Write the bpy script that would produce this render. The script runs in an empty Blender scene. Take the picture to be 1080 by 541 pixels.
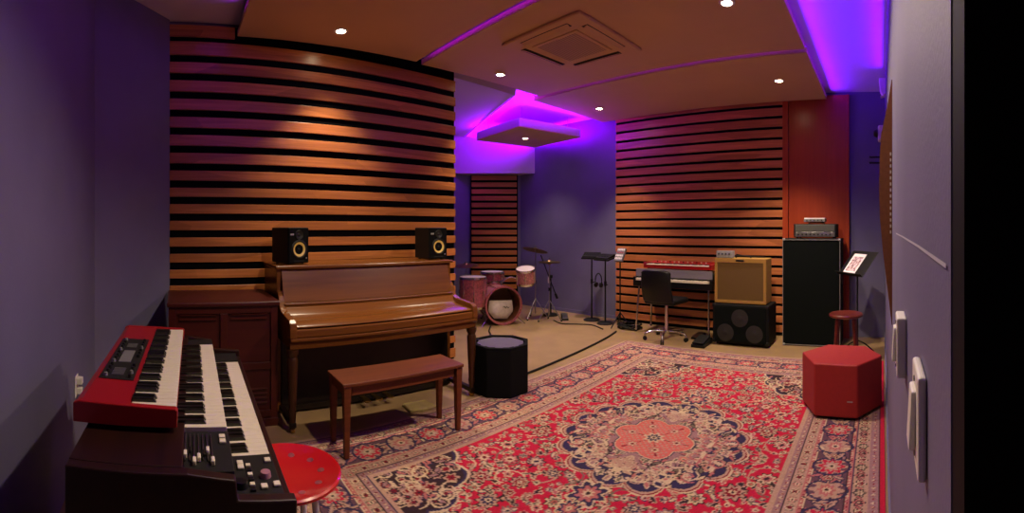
import bpy, bmesh, math, random
import numpy as np
from mathutils import Matrix, Vector

PI = math.pi
random.seed(7)
SC = bpy.context.scene
COL = SC.collection

# ------------------------------------------------------------------ helpers
def lin(c):
    c = c / 255.0
    return c / 12.92 if c <= 0.04045 else ((c + 0.055) / 1.055) ** 2.4

def rgb(r, g, b):
    return (lin(r), lin(g), lin(b), 1.0)

def new_mat(name):
    m = bpy.data.materials.new(name)
    m.use_nodes = True
    nt = m.node_tree
    return m, nt, nt.nodes['Principled BSDF']

def plain(name, col, rough=0.5, metal=0.0, coat=0.0, noise=0.0, nscale=20.0, bump=0.0, bscale=200.0, spec=0.5):
    m, nt, p = new_mat(name)
    p.inputs['Roughness'].default_value = rough
    p.inputs['Metallic'].default_value = metal
    p.inputs['Coat Weight'].default_value = coat
    p.inputs['Specular IOR Level'].default_value = spec
    p.inputs['Base Color'].default_value = col
    tc = nt.nodes.new('ShaderNodeTexCoord')
    if noise > 0:
        n = nt.nodes.new('ShaderNodeTexNoise'); n.inputs['Scale'].default_value = nscale
        n.inputs['Detail'].default_value = 4
        nt.links.new(tc.outputs['Object'], n.inputs['Vector'])
        r = nt.nodes.new('ShaderNodeValToRGB')
        r.color_ramp.elements[0].position = 0.3; r.color_ramp.elements[1].position = 0.7
        k0, k1 = 1 - noise, 1 + noise
        r.color_ramp.elements[0].color = (col[0]*k0, col[1]*k0, col[2]*k0, 1)
        r.color_ramp.elements[1].color = (col[0]*k1, col[1]*k1, col[2]*k1, 1)
        nt.links.new(n.outputs['Fac'], r.inputs['Fac'])
        nt.links.new(r.outputs['Color'], p.inputs['Base Color'])
    if bump > 0:
        n2 = nt.nodes.new('ShaderNodeTexNoise'); n2.inputs['Scale'].default_value = bscale
        n2.inputs['Detail'].default_value = 3
        nt.links.new(tc.outputs['Object'], n2.inputs['Vector'])
        b = nt.nodes.new('ShaderNodeBump'); b.inputs['Strength'].default_value = bump
        b.inputs['Distance'].default_value = 0.004
        nt.links.new(n2.outputs['Fac'], b.inputs['Height'])
        nt.links.new(b.outputs['Normal'], p.inputs['Normal'])
    return m

def wood(name, c0, c1, rough=0.35, axis=1, scale=6.0, stretch=14.0, coat=0.0, patches=0.0, patch_len=0.9, band=0.144):
    """grain streaks run along the given axis; patches vary tone board by board"""
    m, nt, p = new_mat(name)
    p.inputs['Roughness'].default_value = rough
    p.inputs['Specular IOR Level'].default_value = 0.35
    p.inputs['Coat Weight'].default_value = coat
    p.inputs['Coat Roughness'].default_value = 0.2
    tc = nt.nodes.new('ShaderNodeTexCoord')
    mp = nt.nodes.new('ShaderNodeMapping')
    sc = [scale * stretch] * 3; sc[axis] = scale * 0.35
    mp.inputs['Scale'].default_value = sc
    nt.links.new(tc.outputs['Object'], mp.inputs['Vector'])
    n = nt.nodes.new('ShaderNodeTexNoise'); n.inputs['Scale'].default_value = 1.0
    n.inputs['Detail'].default_value = 5; n.inputs['Roughness'].default_value = 0.6
    nt.links.new(mp.outputs['Vector'], n.inputs['Vector'])
    r = nt.nodes.new('ShaderNodeValToRGB')
    r.color_ramp.elements[0].position = 0.3; r.color_ramp.elements[1].position = 0.72
    r.color_ramp.elements[0].color = c0; r.color_ramp.elements[1].color = c1
    nt.links.new(n.outputs['Fac'], r.inputs['Fac'])
    out = r.outputs['Color']
    if patches > 0:
        mp2 = nt.nodes.new('ShaderNodeMapping')
        s2 = [0.01] * 3; s2[axis] = 1.0 / patch_len; s2[2] = 1.0 / band
        mp2.inputs['Scale'].default_value = s2
        nt.links.new(tc.outputs['Object'], mp2.inputs['Vector'])
        v = nt.nodes.new('ShaderNodeTexVoronoi'); v.inputs['Scale'].default_value = 1.0
        nt.links.new(mp2.outputs['Vector'], v.inputs['Vector'])
        sep = nt.nodes.new('ShaderNodeSeparateColor')
        nt.links.new(v.outputs['Color'], sep.inputs['Color'])
        mr = nt.nodes.new('ShaderNodeMapRange')
        mr.inputs['To Min'].default_value = 1 - patches; mr.inputs['To Max'].default_value = 1 + patches
        nt.links.new(sep.outputs['Red'], mr.inputs['Value'])
        mx = nt.nodes.new('ShaderNodeVectorMath'); mx.operation = 'SCALE'
        nt.links.new(out, mx.inputs[0]); nt.links.new(mr.outputs['Result'], mx.inputs['Scale'])
        out = mx.outputs['Vector']
    nt.links.new(out, p.inputs['Base Color'])
    return m

def emit(name, col, strength):
    m, nt, p = new_mat(name)
    p.inputs['Base Color'].default_value = (0, 0, 0, 1)
    p.inputs['Emission Color'].default_value = col
    p.inputs['Emission Strength'].default_value = strength
    return m

# mesh builders -----------------------------------------------------------
def B():
    return bmesh.new()

def box(bm, x0, x1, y0, y1, z0, z1, M=None):
    v = [bm.verts.new(c) for c in ((x0,y0,z0),(x1,y0,z0),(x1,y1,z0),(x0,y1,z0),(x0,y0,z1),(x1,y0,z1),(x1,y1,z1),(x0,y1,z1))]
    if M is not None:
        for q in v: q.co = M @ q.co
    for f in ((3,2,1,0),(4,5,6,7),(0,1,5,4),(1,2,6,5),(2,3,7,6),(3,0,4,7)):
        bm.faces.new([v[i] for i in f])
    return bm

def prism(bm, pts, z0, z1, M=None, scale_top=1.0):
    n = len(pts)
    a = sum(pts[i][0]*pts[(i+1)%n][1]-pts[(i+1)%n][0]*pts[i][1] for i in range(n))
    if a < 0: pts = pts[::-1]
    cx = sum(p[0] for p in pts)/n; cy = sum(p[1] for p in pts)/n
    lo = [bm.verts.new((p[0], p[1], z0)) for p in pts]
    hi = [bm.verts.new((cx+(p[0]-cx)*scale_top, cy+(p[1]-cy)*scale_top, z1)) for p in pts]
    if M is not None:
        for q in lo+hi: q.co = M @ q.co
    bm.faces.new(lo[::-1]); bm.faces.new(hi)
    for i in range(n):
        j = (i+1) % n
        bm.faces.new((lo[i], lo[j], hi[j], hi[i]))
    return bm

# profile in one plane, extruded along another: maps (a, b, c) -> axes
M_XZ = Matrix(((1,0,0,0),(0,0,1,0),(0,1,0,0),(0,0,0,1)))   # pts (x,z) extruded in y
M_YZ = Matrix(((0,0,1,0),(1,0,0,0),(0,1,0,0),(0,0,0,1)))   # pts (y,z) extruded in x

def fix(bm):
    bmesh.ops.recalc_face_normals(bm, faces=bm.faces[:])
    return bm

def align(p0, p1):
    d = (Vector(p1) - Vector(p0))
    q = Vector((0,0,1)).rotation_difference(d.normalized())
    return Matrix.Translation(Vector(p0)) @ q.to_matrix().to_4x4(), d.length

def cyl(bm, p0, p1, r0, r1=None, seg=16):
    if r1 is None: r1 = r0
    M, L = align(p0, p1)
    lathe(bm, [(0, 0), (r0, 0), (r1, L), (0, L)], seg, M)
    return bm

def lathe(bm, prof, seg=24, M=None):
    rings = []
    for r, z in prof:
        if r < 1e-6:
            rings.append([bm.verts.new((0, 0, z))])
        else:
            rings.append([bm.verts.new((r*math.cos(2*PI*i/seg), r*math.sin(2*PI*i/seg), z)) for i in range(seg)])
    if M is not None:
        for rg in rings:
            for q in rg: q.co = M @ q.co
    for a, b in zip(rings, rings[1:]):
        if len(a) == 1 and len(b) == 1: continue
        for i in range(seg):
            j = (i+1) % seg
            if len(a) == 1: bm.faces.new((a[0], b[j], b[i]))
            elif len(b) == 1: bm.faces.new((a[i], a[j], b[0]))
            else: bm.faces.new((a[i], a[j], b[j], b[i]))
    return bm

def tube(bm, pts, r, seg=8):
    pts = [Vector(p) for p in pts]
    rings = []
    up = Vector((0, 0, 1))
    for i, p in enumerate(pts):
        d = (pts[min(i+1, len(pts)-1)] - pts[max(i-1, 0)]).normalized()
        s = d.cross(up)
        if s.length < 1e-3: s = d.cross(Vector((1, 0, 0)))
        s.normalize(); u = s.cross(d).normalized()
        rings.append([bm.verts.new(p + r*(math.cos(2*PI*k/seg)*s + math.sin(2*PI*k/seg)*u)) for k in range(seg)])
    for a, b in zip(rings, rings[1:]):
        for k in range(seg):
            j = (k+1) % seg
            bm.faces.new((a[k], a[j], b[j], b[k]))
    bm.faces.new(rings[0][::-1]); bm.faces.new(rings[-1])
    fix(bm)
    return bm

def smooth_path(pts, n=10):
    """Catmull-Rom through the points"""
    P = [Vector(p) for p in pts]
    P = [2*P[0]-P[1]] + P + [2*P[-1]-P[-2]]
    out = []
    for i in range(1, len(P)-2):
        for k in range(n):
            t = k/n
            out.append(0.5*((2*P[i]) + (-P[i-1]+P[i+1])*t + (2*P[i-1]-5*P[i]+4*P[i+1]-P[i+2])*t*t + (-P[i-1]+3*P[i]-3*P[i+1]+P[i+2])*t**3))
    out.append(P[-2])
    return out

def obj(name, bm, mat, parent=None, bevel=0.0, smooth=False, seg=2, loc=None, rot=None):
    me = bpy.data.meshes.new(name)
    bm.to_mesh(me); bm.free()
    me.materials.append(mat)
    o = bpy.data.objects.new(name, me); COL.objects.link(o)
    if parent is not None: o.parent = parent
    if loc is not None: o.location = loc
    if rot is not None: o.rotation_euler = rot
    if smooth:
        for f in me.polygons: f.use_smooth = True
        me.set_sharp_from_angle(angle=math.radians(38))
    if bevel > 0:
        b = o.modifiers.new('bevel', 'BEVEL'); b.width = bevel; b.segments = seg
        b.limit_method = 'ANGLE'; b.angle_limit = math.radians(40)
    return o

def each(name, bm, mat, parent=None, **k):
    """one object per loose piece of the mesh"""
    bm.verts.ensure_lookup_table(); bm.verts.index_update(); bm.faces.index_update()
    seen = set(); out = []
    for v in bm.verts:
        if v.index in seen: continue
        st = [v]; isl = []; seen.add(v.index)
        while st:
            q = st.pop(); isl.append(q)
            for e_ in q.link_edges:
                o_ = e_.other_vert(q)
                if o_.index not in seen: seen.add(o_.index); st.append(o_)
        nb = bmesh.new(); mp = {q.index: nb.verts.new(q.co) for q in isl}
        done = set()
        for q in isl:
            for f in q.link_faces:
                if f.index not in done:
                    done.add(f.index); nb.faces.new([mp[w_.index] for w_ in f.verts])
        out.append(obj(name, nb, mat, parent, **k))
    bm.free()
    return out

def tag(o, label, cat, group=None):
    o['label'] = label; o['category'] = cat
    if group: o['group'] = group
    return o

def thing(name, label, cat, loc=(0,0,0), rotz=0.0, group=None):
    o = bpy.data.objects.new(name, None); COL.objects.link(o)
    o.empty_display_size = 0.1
    o.location = loc; o.rotation_euler = (0, 0, rotz)
    return tag(o, label, cat, group)

def struct(name, bm, mat, parent=None, **k):
    o = obj(name, bm, mat, parent, **k)
    if parent is None: o['kind'] = 'structure'
    return o

def copy_tree(o, parent=None):
    c = o.copy(); COL.objects.link(c)
    if parent is not None: c.parent = parent
    for ch in list(o.children): copy_tree(ch, c)
    return c

def rot(axis, deg):
    return Matrix.Rotation(math.radians(deg), 4, axis)

def T(x, y, z):
    return Matrix.Translation((x, y, z))

# ------------------------------------------------------------------ camera
# The photograph is a swept phone panorama: verticals straight, horizontals bowed.
F = 475.0
cam = bpy.data.cameras.new('camera')
cam.type = 'PANO'
cam.panorama_type = 'CENTRAL_CYLINDRICAL'
cam.central_cylindrical_range_u_min = -540.0 / F
cam.central_cylindrical_range_u_max = 540.0 / F
cam.central_cylindrical_range_v_min = -300.0 / F
cam.central_cylindrical_range_v_max = 241.0 / F
cam.central_cylindrical_radius = 1.0
cam.clip_start = 0.01
cam_o = bpy.data.objects.new('camera', cam); COL.objects.link(cam_o)
cam_o.location = (0, 0, 1.4)
cam_o.rotation_euler = (PI/2, 0, (930 - 540) / F)
SC.camera = cam_o

vs = SC.view_settings
vs.view_transform = 'Standard'; vs.look = 'None'; vs.gamma = 1.0; vs.use_curve_mapping = False
vs.exposure = 0.0
SC.cycles.use_denoising = True
SC.cycles.max_bounces = 10
SC.cycles.diffuse_bounces = 6
SC.cycles.sample_clamp_indirect = 4.0

w = bpy.data.worlds.new('world'); SC.world = w
w.use_nodes = True
w.node_tree.nodes['Background'].inputs['Color'].default_value = (0, 0, 0, 1)
w.node_tree.nodes['Background'].inputs['Strength'].default_value = 0.0

# ------------------------------------------------------------------ materials
M_blue = plain('slate_blue_paint', (0.135, 0.122, 0.212, 1), 0.6, noise=0.06, nscale=3, bump=0.15, bscale=140)
M_ceil = plain('ceiling_paint_glow_tinted', (0.56, 0.48, 0.58, 1), 0.85, noise=0.03, nscale=2)  # lavender tint puts some of the purple LED glow into the paint
M_panel = plain('beige_ceiling_panel', (0.60, 0.39, 0.21, 1), 0.8, noise=0.03, nscale=2)
M_floor = plain('sealed_concrete', (0.26, 0.165, 0.078, 1), 0.42, noise=0.14, nscale=4, bump=0.06, bscale=30)
M_black_backing = plain('black_backing_cloth', (0.004, 0.004, 0.005, 1), 0.95, spec=0.05)
M_slat = wood('varnished_slats', (0.33, 0.105, 0.026, 1), (0.52, 0.185, 0.050, 1), 0.30, axis=1, scale=5, stretch=10, patches=0.22)
M_slat_x = wood('varnished_slats_far', (0.36, 0.110, 0.034, 1), (0.56, 0.190, 0.066, 1), 0.32, axis=0, scale=5, stretch=10, patches=0.2, band=0.126)
M_slat_c = wood('varnished_slats_nook', (0.34, 0.11, 0.02, 1), (0.52, 0.19, 0.04, 1), 0.4, axis=0, scale=5, stretch=10, patches=0.15, band=0.123)
M_redpanel = wood('red_veneer', (0.30, 0.040, 0.012, 1), (0.38, 0.058, 0.018, 1), 0.3, axis=2, scale=3, stretch=8)
M_door = plain('black_door_paint', (0.004, 0.003, 0.003, 1), 0.7, spec=0.1)
M_white_plastic = plain('white_plastic', (0.74, 0.70, 0.64, 1), 0.4)
M_seam = plain('pale_seam', (0.5, 0.48, 0.55, 1), 0.6)
M_piano = wood('walnut_gloss', (0.100, 0.030, 0.005, 1), (0.160, 0.052, 0.009, 1), 0.27, axis=1, scale=3, stretch=9)
M_piano_dark = wood('walnut_shade_painted', (0.005, 0.002, 0.001, 1), (0.008, 0.003, 0.0015, 1), 0.4, axis=1, scale=3, stretch=9)  # the case walnut painted near black for the shade under the keybed
M_bench = wood('mahogany_bench', (0.085, 0.018, 0.004, 1), (0.140, 0.031, 0.006, 1), 0.5, axis=1, scale=4, stretch=9)
M_piano_leg = wood('walnut_leg_shaded', (0.030, 0.009, 0.003, 1), (0.050, 0.015, 0.004, 1), 0.35, axis=2, scale=3, stretch=9)  # darkened copy of the walnut; keybed shade put into the colour
M_mahog = wood('mahogany_cabinet', (0.036, 0.004, 0.003, 1), (0.060, 0.007, 0.004, 1), 0.36, axis=1, scale=3, stretch=9)
M_organ = wood('organ_walnut', (0.012, 0.003, 0.002, 1), (0.022, 0.005, 0.003, 1), 0.4, axis=0, scale=4, stretch=8)
M_black = plain('satin_black', (0.0035, 0.0035, 0.004, 1), 0.45, spec=0.3)
M_black_matte = plain('matte_black', (0.003, 0.003, 0.0035, 1), 0.85, spec=0.12, bump=0.3, bscale=300)
M_tolex = plain('black_tolex', (0.003, 0.003, 0.003, 1), 0.65, spec=0.2, bump=0.4, bscale=400)
M_grille_dark = plain('dark_grille_cloth', (0.003, 0.0045, 0.0037, 1), 0.9, spec=0.1, bump=0.5, bscale=500)
M_red = plain('red_lacquer', (0.30, 0.005, 0.007, 1), 0.35, coat=0.15)
M_redmetal = plain('red_enamel', (0.50, 0.008, 0.012, 1), 0.25, coat=0.4)
M_redvinyl = plain('red_upholstery', (0.31, 0.011, 0.010, 1), 0.65, noise=0.05, nscale=30, bump=0.2, bscale=350)
M_ivory = plain('ivory_keys', (0.74, 0.66, 0.52, 1), 0.3, coat=0.2)
M_ebony = plain('ebony_keys', (0.006, 0.006, 0.006, 1), 0.3)
M_chrome = plain('chrome', (0.62, 0.60, 0.58, 1), 0.18, metal=1.0)
M_steel = plain('grey_steel', (0.30, 0.29, 0.29, 1), 0.35, metal=1.0)
M_silver = plain('silver_trim', (0.45, 0.45, 0.46, 1), 0.4, metal=0.8)
M_brass = plain('brass', (0.45, 0.26, 0.07, 1), 0.35, metal=1.0)
M_tweed = plain('tan_tweed', (0.30, 0.155, 0.024, 1), 0.75, noise=0.12, nscale=120, bump=0.3, bscale=300)
M_tweed_grille = plain('brown_grille_cloth', (0.105, 0.053, 0.008, 1), 0.85, noise=0.25, nscale=220, bump=0.3, bscale=500)
M_cone = plain('yellow_woofer_cone', (0.75, 0.55, 0.14, 1), 0.4)
M_rubber = plain('black_rubber', (0.005, 0.005, 0.005, 1), 0.55, spec=0.25)
M_pink = plain('pink_sparkle_wrap', (0.42, 0.15, 0.15, 1), 0.3, noise=0.55, nscale=55, coat=0.3)
M_pinkdeep = plain('rose_sparkle_wrap', (0.30, 0.065, 0.075, 1), 0.3, noise=0.55, nscale=45, coat=0.3)
M_amber = wood('amber_shell_wood', (0.13, 0.045, 0.017, 1), (0.2, 0.07, 0.03, 1), 0.4, axis=1, scale=4)
M_skin = plain('drum_head', (0.60, 0.52, 0.46, 1), 0.5, noise=0.06, nscale=10)
M_pillow = plain('pale_pillow_cloth', (0.55, 0.46, 0.40, 1), 0.85, noise=0.12, nscale=25)
M_cymbal = plain('bronze_cymbal', (0.33, 0.21, 0.08, 1), 0.32, metal=1.0)
M_grey = plain('grey_plastic', (0.16, 0.155, 0.16, 1), 0.5)
M_greydark = plain('dark_grey_panel', (0.014, 0.014, 0.012, 1), 0.5, spec=0.25)
M_greytop = plain('grey_felt_top', (0.075, 0.065, 0.085, 1), 0.55, noise=0.06, nscale=20)
M_white = plain('white_paint', (0.68, 0.66, 0.64, 1), 0.45)
M_paper = plain('white_paper', (0.78, 0.72, 0.74, 1), 0.7)
M_yellowcloth = plain('yellowish_cloth', (0.36, 0.27, 0.09, 1), 0.9, noise=0.1)
M_darkred = wood('dark_red_stool_wood', (0.09, 0.012, 0.008, 1), (0.14, 0.02, 0.012, 1), 0.3, axis=0, scale=4, coat=0.2)
M_orangewood = wood('orange_plywood', (0.15, 0.05, 0.017, 1), (0.21, 0.072, 0.025, 1), 0.45, axis=1, scale=4)
M_purpleled = emit('purple_led', (0.28, 0.0, 1.0, 1), 4.0)
M_blueled = emit('blue_violet_led', (0.10, 0.0, 1.0, 1), 9.0)
M_lamp = emit('lamp_lens', (1.0, 0.80, 0.5, 1), 80.0)
# ------------------------------------------------------------------ room shell
ZP, ZR = 3.05, 3.16            # underside of the hung panels, real ceiling
XW = 0.042                      # face of the right-hand wall
YF = 5.80                       # face of the far wall
YL = -0.56                      # face of the wall beside the keyboards
A0, A1 = Vector((-3.80, -0.04)), Vector((-3.933, 2.835))   # line of the big slatted wall

b = B(); box(b, -7.0, 0.6, -0.9, 6.1, -0.06, 0.0); struct('floor', b, M_floor)
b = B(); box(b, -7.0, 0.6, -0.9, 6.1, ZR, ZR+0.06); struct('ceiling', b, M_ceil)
b = B(); box(b, -7.0, 0.6, YF, YF+0.12, 0, ZR); struct('wall_far', b, M_blue)
b = B(); box(b, XW, XW+0.16, 0.272, YF, 0, ZR)
struct('wall_right', b, M_blue)
b = B(); box(b, -3.2, 0.4, YL-0.1, YL, 0, ZR); struct('wall_left', b, M_blue)
# diagonal piece between the left wall and the slatted wall
p = [(-3.80, -0.04), (-3.13, -0.56), (-3.20, -0.66), (-3.95, -0.08)]
b = B(); prism(b, p, 0, ZR); struct('wall_corner', b, M_blue)
# wall carrying the big slats, and the recess behind it
b = B(); prism(b, [(A0.x-0.03, A0.y), (A1.x-0.03, A1.y), (A1.x-0.17, A1.y), (A0.x-0.17, A0.y)], 0, ZR); struct('wall_back', b, M_blue)
b = B(); box(b, -6.75, -4.05, 2.69, 2.81, 0, ZR); struct('wall_recess_near', b, M_blue)
b = B(); box(b, -6.73, -6.61, 2.77, 5.08, 0, ZR); struct('wall_recess_left', b, M_blue)
b = B(); prism(b, [(-6.0, 5.8), (-6.61, 5.08), (-6.73, 5.12), (-6.05, 5.92)], 0, ZR); struct('wall_recess_corner', b, M_blue)
# dropped bulkhead over the diagonal corner
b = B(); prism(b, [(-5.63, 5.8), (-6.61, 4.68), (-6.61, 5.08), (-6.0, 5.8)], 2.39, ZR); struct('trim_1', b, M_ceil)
# lower soffit over the recess
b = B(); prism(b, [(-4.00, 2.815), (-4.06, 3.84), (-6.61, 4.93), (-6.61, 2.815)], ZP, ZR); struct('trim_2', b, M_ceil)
# black door and jamb where the photographer stands
b = B(); box(b, XW+0.001, XW+0.16, 0.232, 0.271, 0, ZR); struct('door_jamb', b, M_door)
b = B(); box(b, XW+0.10, XW+0.15, -0.555, 0.231, 0.005, 2.1)
dr = struct('door_1', b, M_door, bevel=0.003)
b = B(); cyl(b, (XW+0.10, -0.45, 1.02), (XW+0.05, -0.45, 1.02), 0.011); cyl(b, (XW+0.058, -0.46, 1.02), (XW+0.058, -0.34, 1.02), 0.009)
obj('door_handle', fix(b), M_steel, dr, smooth=True)
b = B(); box(b, XW+0.001, XW+0.16, -0.555, 0.231, 2.1, ZR); struct('wall_over_door', b, M_door)
# skirting, black, along the far wall and the right wall
b = B(); box(b, XW-0.010, XW, 0.30, YF, 0.0, 0.07); struct('baseboard_right', b, M_blue)
b = B(); box(b, -5.98, -3.62, YF-0.012, YF, 0.0, 0.05); struct('baseboard_far', b, M_blue)
# pale seam running along the right wall at chest height
pts = [(XW-0.0005, 0.285, 1.376), (XW-0.0005, 0.5, 1.380), (XW-0.0005, 0.9, 1.384), (XW-0.0005, 1.3, 1.386)]
b = B()
for q0, q1 in zip(pts, pts[1:]):
    v = [b.verts.new((XW-0.0012, q0[1], q0[2]-0.0016)), b.verts.new((XW-0.0012, q1[1], q1[2]-0.0016)),
         b.verts.new((XW-0.0012, q1[1], q1[2]+0.0016)), b.verts.new((XW-0.0012, q0[1], q0[2]+0.0016))]
    b.faces.new(v)
struct('trim_3', b, M_seam)

# ------------------------------------------------------------------ slatted walls
def zslats(gaps, half, ztop, zbot):
    """gap centre heights (top to bottom) -> slat (z0, z1) pairs between them"""
    out = []; prev = ztop
    for g in gaps:
        if prev - (g+half) > 0.015: out.append((g+half, prev))
        prev = g-half
    if prev - zbot > 0.02: out.append((zbot, prev))
    return out

# big slatted wall beside the piano
gp = [41.6, 61, 80.3, 99.8, 119, 138, 157, 175.8, 194, 211.3, 229, 246.7, 264, 280.8, 297.6]
gz = [1.4 + (241-y)/F*3.80 for y in gp]
while gz[-1] > 0.16: gz.append(gz[-1]-0.1335)
t = thing('slatted_wall_panel', 'tall varnished wood slat wall panel behind the upright piano', 'wall panel', (A0.x, A0.y, 0), math.atan2(A1.y-A0.y, A1.x-A0.x) - PI/2, 'slatted wall panels')
LA = (A1-A0).length
b = B(); box(b, -0.028, -0.022, 0.004, LA-0.004, 0.0, 3.13); obj('backing', b, M_black_backing, t)
b = B()
for z0, z1 in zslats(gz, 0.031, 3.125, 0.02):
    zt = min(z1, 3.125)
    if 2.9 < zt < 3.0: zt += 0.02
    y0 = 0.0
    y1 = LA if zt < 3.0 else 0.56
    box(b, -0.022, 0.0, y0, y1, z0, zt)
obj('slats', b, M_slat, t, bevel=0.003)
b = B()
for y in (0.06, 0.9, 1.75, LA-0.06): box(b, -0.0225, -0.0165, y-0.03, y+0.03, 0.0, 3.0)
each('batten', b, M_black_backing, t)

# far slatted wall behind the amplifiers
gp = [111.6, 123.0, 134.4, 145.5, 156.5, 167.3, 178.0, 188.6, 199.1, 209.5, 219.9, 230.4, 240.8, 251.0, 261.2, 271.3]
gz = [1.4 + (241-y)/F*5.86 for y in gp]
while gz[-1] > 0.14: gz.append(gz[-1]-0.1245)
t = thing('slatted_wall_panel', 'varnished wood slat wall panel behind the guitar amplifiers', 'wall panel', (-3.84, 5.72, 0), 0, 'slatted wall panels')
b = B(); box(b, 0.003, 2.555, 0.022, 0.07, 0.0, 3.08); obj('backing', b, M_black_backing, t)
b = B()
for z0, z1 in zslats(gz, 0.0185, 3.075, 0.02): box(b, 0.0, 2.56, 0.0, 0.022, z0, z1)
obj('slats', b, M_slat_x, t, bevel=0.003)
b = B(); box(b, 2.56, 2.635, -0.012, 0.07, 0.0, 3.075); obj('end_post', b, M_redpanel, t, bevel=0.004)

# red veneer panel right of it
t = thing('veneer_wall_panel', 'flat glossy red wood veneer panel behind the tall bass cabinet', 'wall panel', (-1.20, 5.735, 0), 0)
b = B(); box(b, 0.0, 0.77, 0.0, 0.055, 0.0, 3.11); obj('board', b, M_redpanel, t, bevel=0.003)
b = B(); box(b, 0.745, 0.785, -0.012, 0.055, 0.0, 3.11); obj('edge_trim', b, M_redpanel, t, bevel=0.003)

# diagonal slatted panel behind the drums
c0, c1 = Vector((-6.58, 5.085)), Vector((-6.02, 5.75))
t = thing('slatted_wall_panel', 'narrow dark slat wall panel in the corner behind the drum kit', 'wall panel', (c0.x, c0.y, 0), math.atan2(c1.y-c0.y, c1.x-c0.x), 'slatted wall panels')
LC = (c1-c0).length
b = B(); box(b, 0.0, LC, -0.03, -0.02, 0.0, 2.389); obj('backing', b, M_black_backing, t)
b = B(); z = 2.37
while z > 0.1:
    box(b, 0.02, LC-0.02, -0.055, -0.03, z-0.082, z); z -= 0.1245
obj('slats', b, M_slat_c, t, bevel=0.003)

# ------------------------------------------------------------------ hung ceiling panels
rows = [(0.54, 2.28), (2.365, 4.08), (4.165, 5.70)]
names = ['beige hung ceiling panel nearest the keyboards, above the piano',
         'beige hung ceiling panel holding the square air conditioner',
         'beige hung ceiling panel farthest off, against the far slat wall']
for (y0, y1), lb in zip(rows, names):
    t = thing('ceiling_panel', lb, 'ceiling panel', (-2.38, (y0+y1)/2, ZP), 0, 'hung ceiling panels')
    xa = -4.06+2.38 if y0 > 2.5 else (-3.87+2.38)
    if y0 < 1: xa = -3.83+2.38
    h = (y1-y0)/2
    b = B(); box(b, xa, 1.68, -h, h, 0.0, 0.05); obj('board', b, M_panel, t, bevel=0.002)
    b = B()
    for x in (-1.2, 0.0, 1.2): box(b, x-0.02, x+0.02, -h+0.1, h-0.1, 0.05, 0.107)
    each('hanger_rail', b, M_steel, t)

# hung cloud over the drums
t = thing('ceiling_cloud', 'small square hung ceiling cloud glowing purple above the drum kit', 'ceiling panel', (-5.06, 5.05, 2.83), math.radians(-8))
b = B(); box(b, -0.59, 0.59, -0.59, 0.59, 0.0, 0.012); obj('underside_board', b, M_panel, t, bevel=0.002)
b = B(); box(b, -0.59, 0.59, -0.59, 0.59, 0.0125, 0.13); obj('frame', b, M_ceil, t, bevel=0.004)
b = B()
for sx in (-1, 1):
    for sy in (-1, 1): cyl(b, (sx*0.45, sy*0.45, 0.13), (sx*0.45, sy*0.45, 0.325), 0.004, seg=6)
each('hanging_rod', b, M_steel, t)

# LED strips tucked on top of the panel edges
def strip(p0, p1, label, mat=M_purpleled, z=ZP+0.06):
    p0, p1 = Vector(p0), Vector(p1)
    d = p1-p0; L = d.length
    t = thing('led_strip', label, 'light strip', (p0.x, p0.y, z), math.atan2(d.y, d.x), 'violet LED strips')
    b = B(); box(b, 0, L, -0.006, 0.006, -0.009, 0.0); obj('channel', b, M_white_plastic, t)
    b = B(); box(b, 0.004, L-0.004, -0.005, 0.005, 0.0003, 0.004); obj('diodes', b, mat, t)
    return t

def led_light(p0, p1, z, power, col, tilt=0.0, width=0.02, spread=180):
    p0, p1 = Vector((*p0, z)), Vector((*p1, z))
    d = p1-p0
    l = bpy.data.lights.new('led_glow', 'AREA'); l.shape = 'RECTANGLE'
    l.size = d.length; l.size_y = width; l.energy = power; l.color = col; l.spread = math.radians(spread)
    o = bpy.data.objects.new('led_glow', l); COL.objects.link(o)
    o.location = (p0+p1)/2
    x = d.normalized()
    zdir = (Matrix.Rotation(tilt, 3, x) @ Vector((0, 0, -1)))     # local -Z is where it shines; aim up
    yv = zdir.cross(x)
    o.matrix_world = Matrix(((x.x, yv.x, zdir.x, o.location.x), (x.y, yv.y, zdir.y, o.location.y), (x.z, yv.z, zdir.z, o.location.z), (0,0,0,1)))
    return o

VIO = (0.13, 0.0, 1.0)
MAG = (0.30, 0.0, 1.0)
strip((-0.715, 0.56), (-0.715, 2.28), 'violet LED strip on the edge of the nearest ceiling panel, by the right wall')
strip((-0.715, 2.38), (-0.715, 4.07), 'violet LED strip on the right edge of the air conditioner panel')
strip((-0.715, 4.17), (-0.715, 5.55), 'violet LED strip on the right edge of the farthest ceiling panel')
strip((-4.04, 4.13), (-4.04, 5.66), 'violet LED strip on the panel edge facing the drum cloud', z=ZP+0.06)
strip((-4.16, 3.86), (-6.45, 4.84), 'violet LED strip along the slanted soffit edge over the recess', z=ZP-0.012)
strip((-3.2, 0.56), (-0.9, 0.56), 'violet LED strip on the near edge of the nearest ceiling panel')
strip((-0.9, 2.235), (-3.7, 2.235), 'violet LED strip in the gap left of the air conditioner')
strip((-0.9, 4.035), (-3.8, 4.035), 'violet LED strip in the gap right of the air conditioner')

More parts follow.
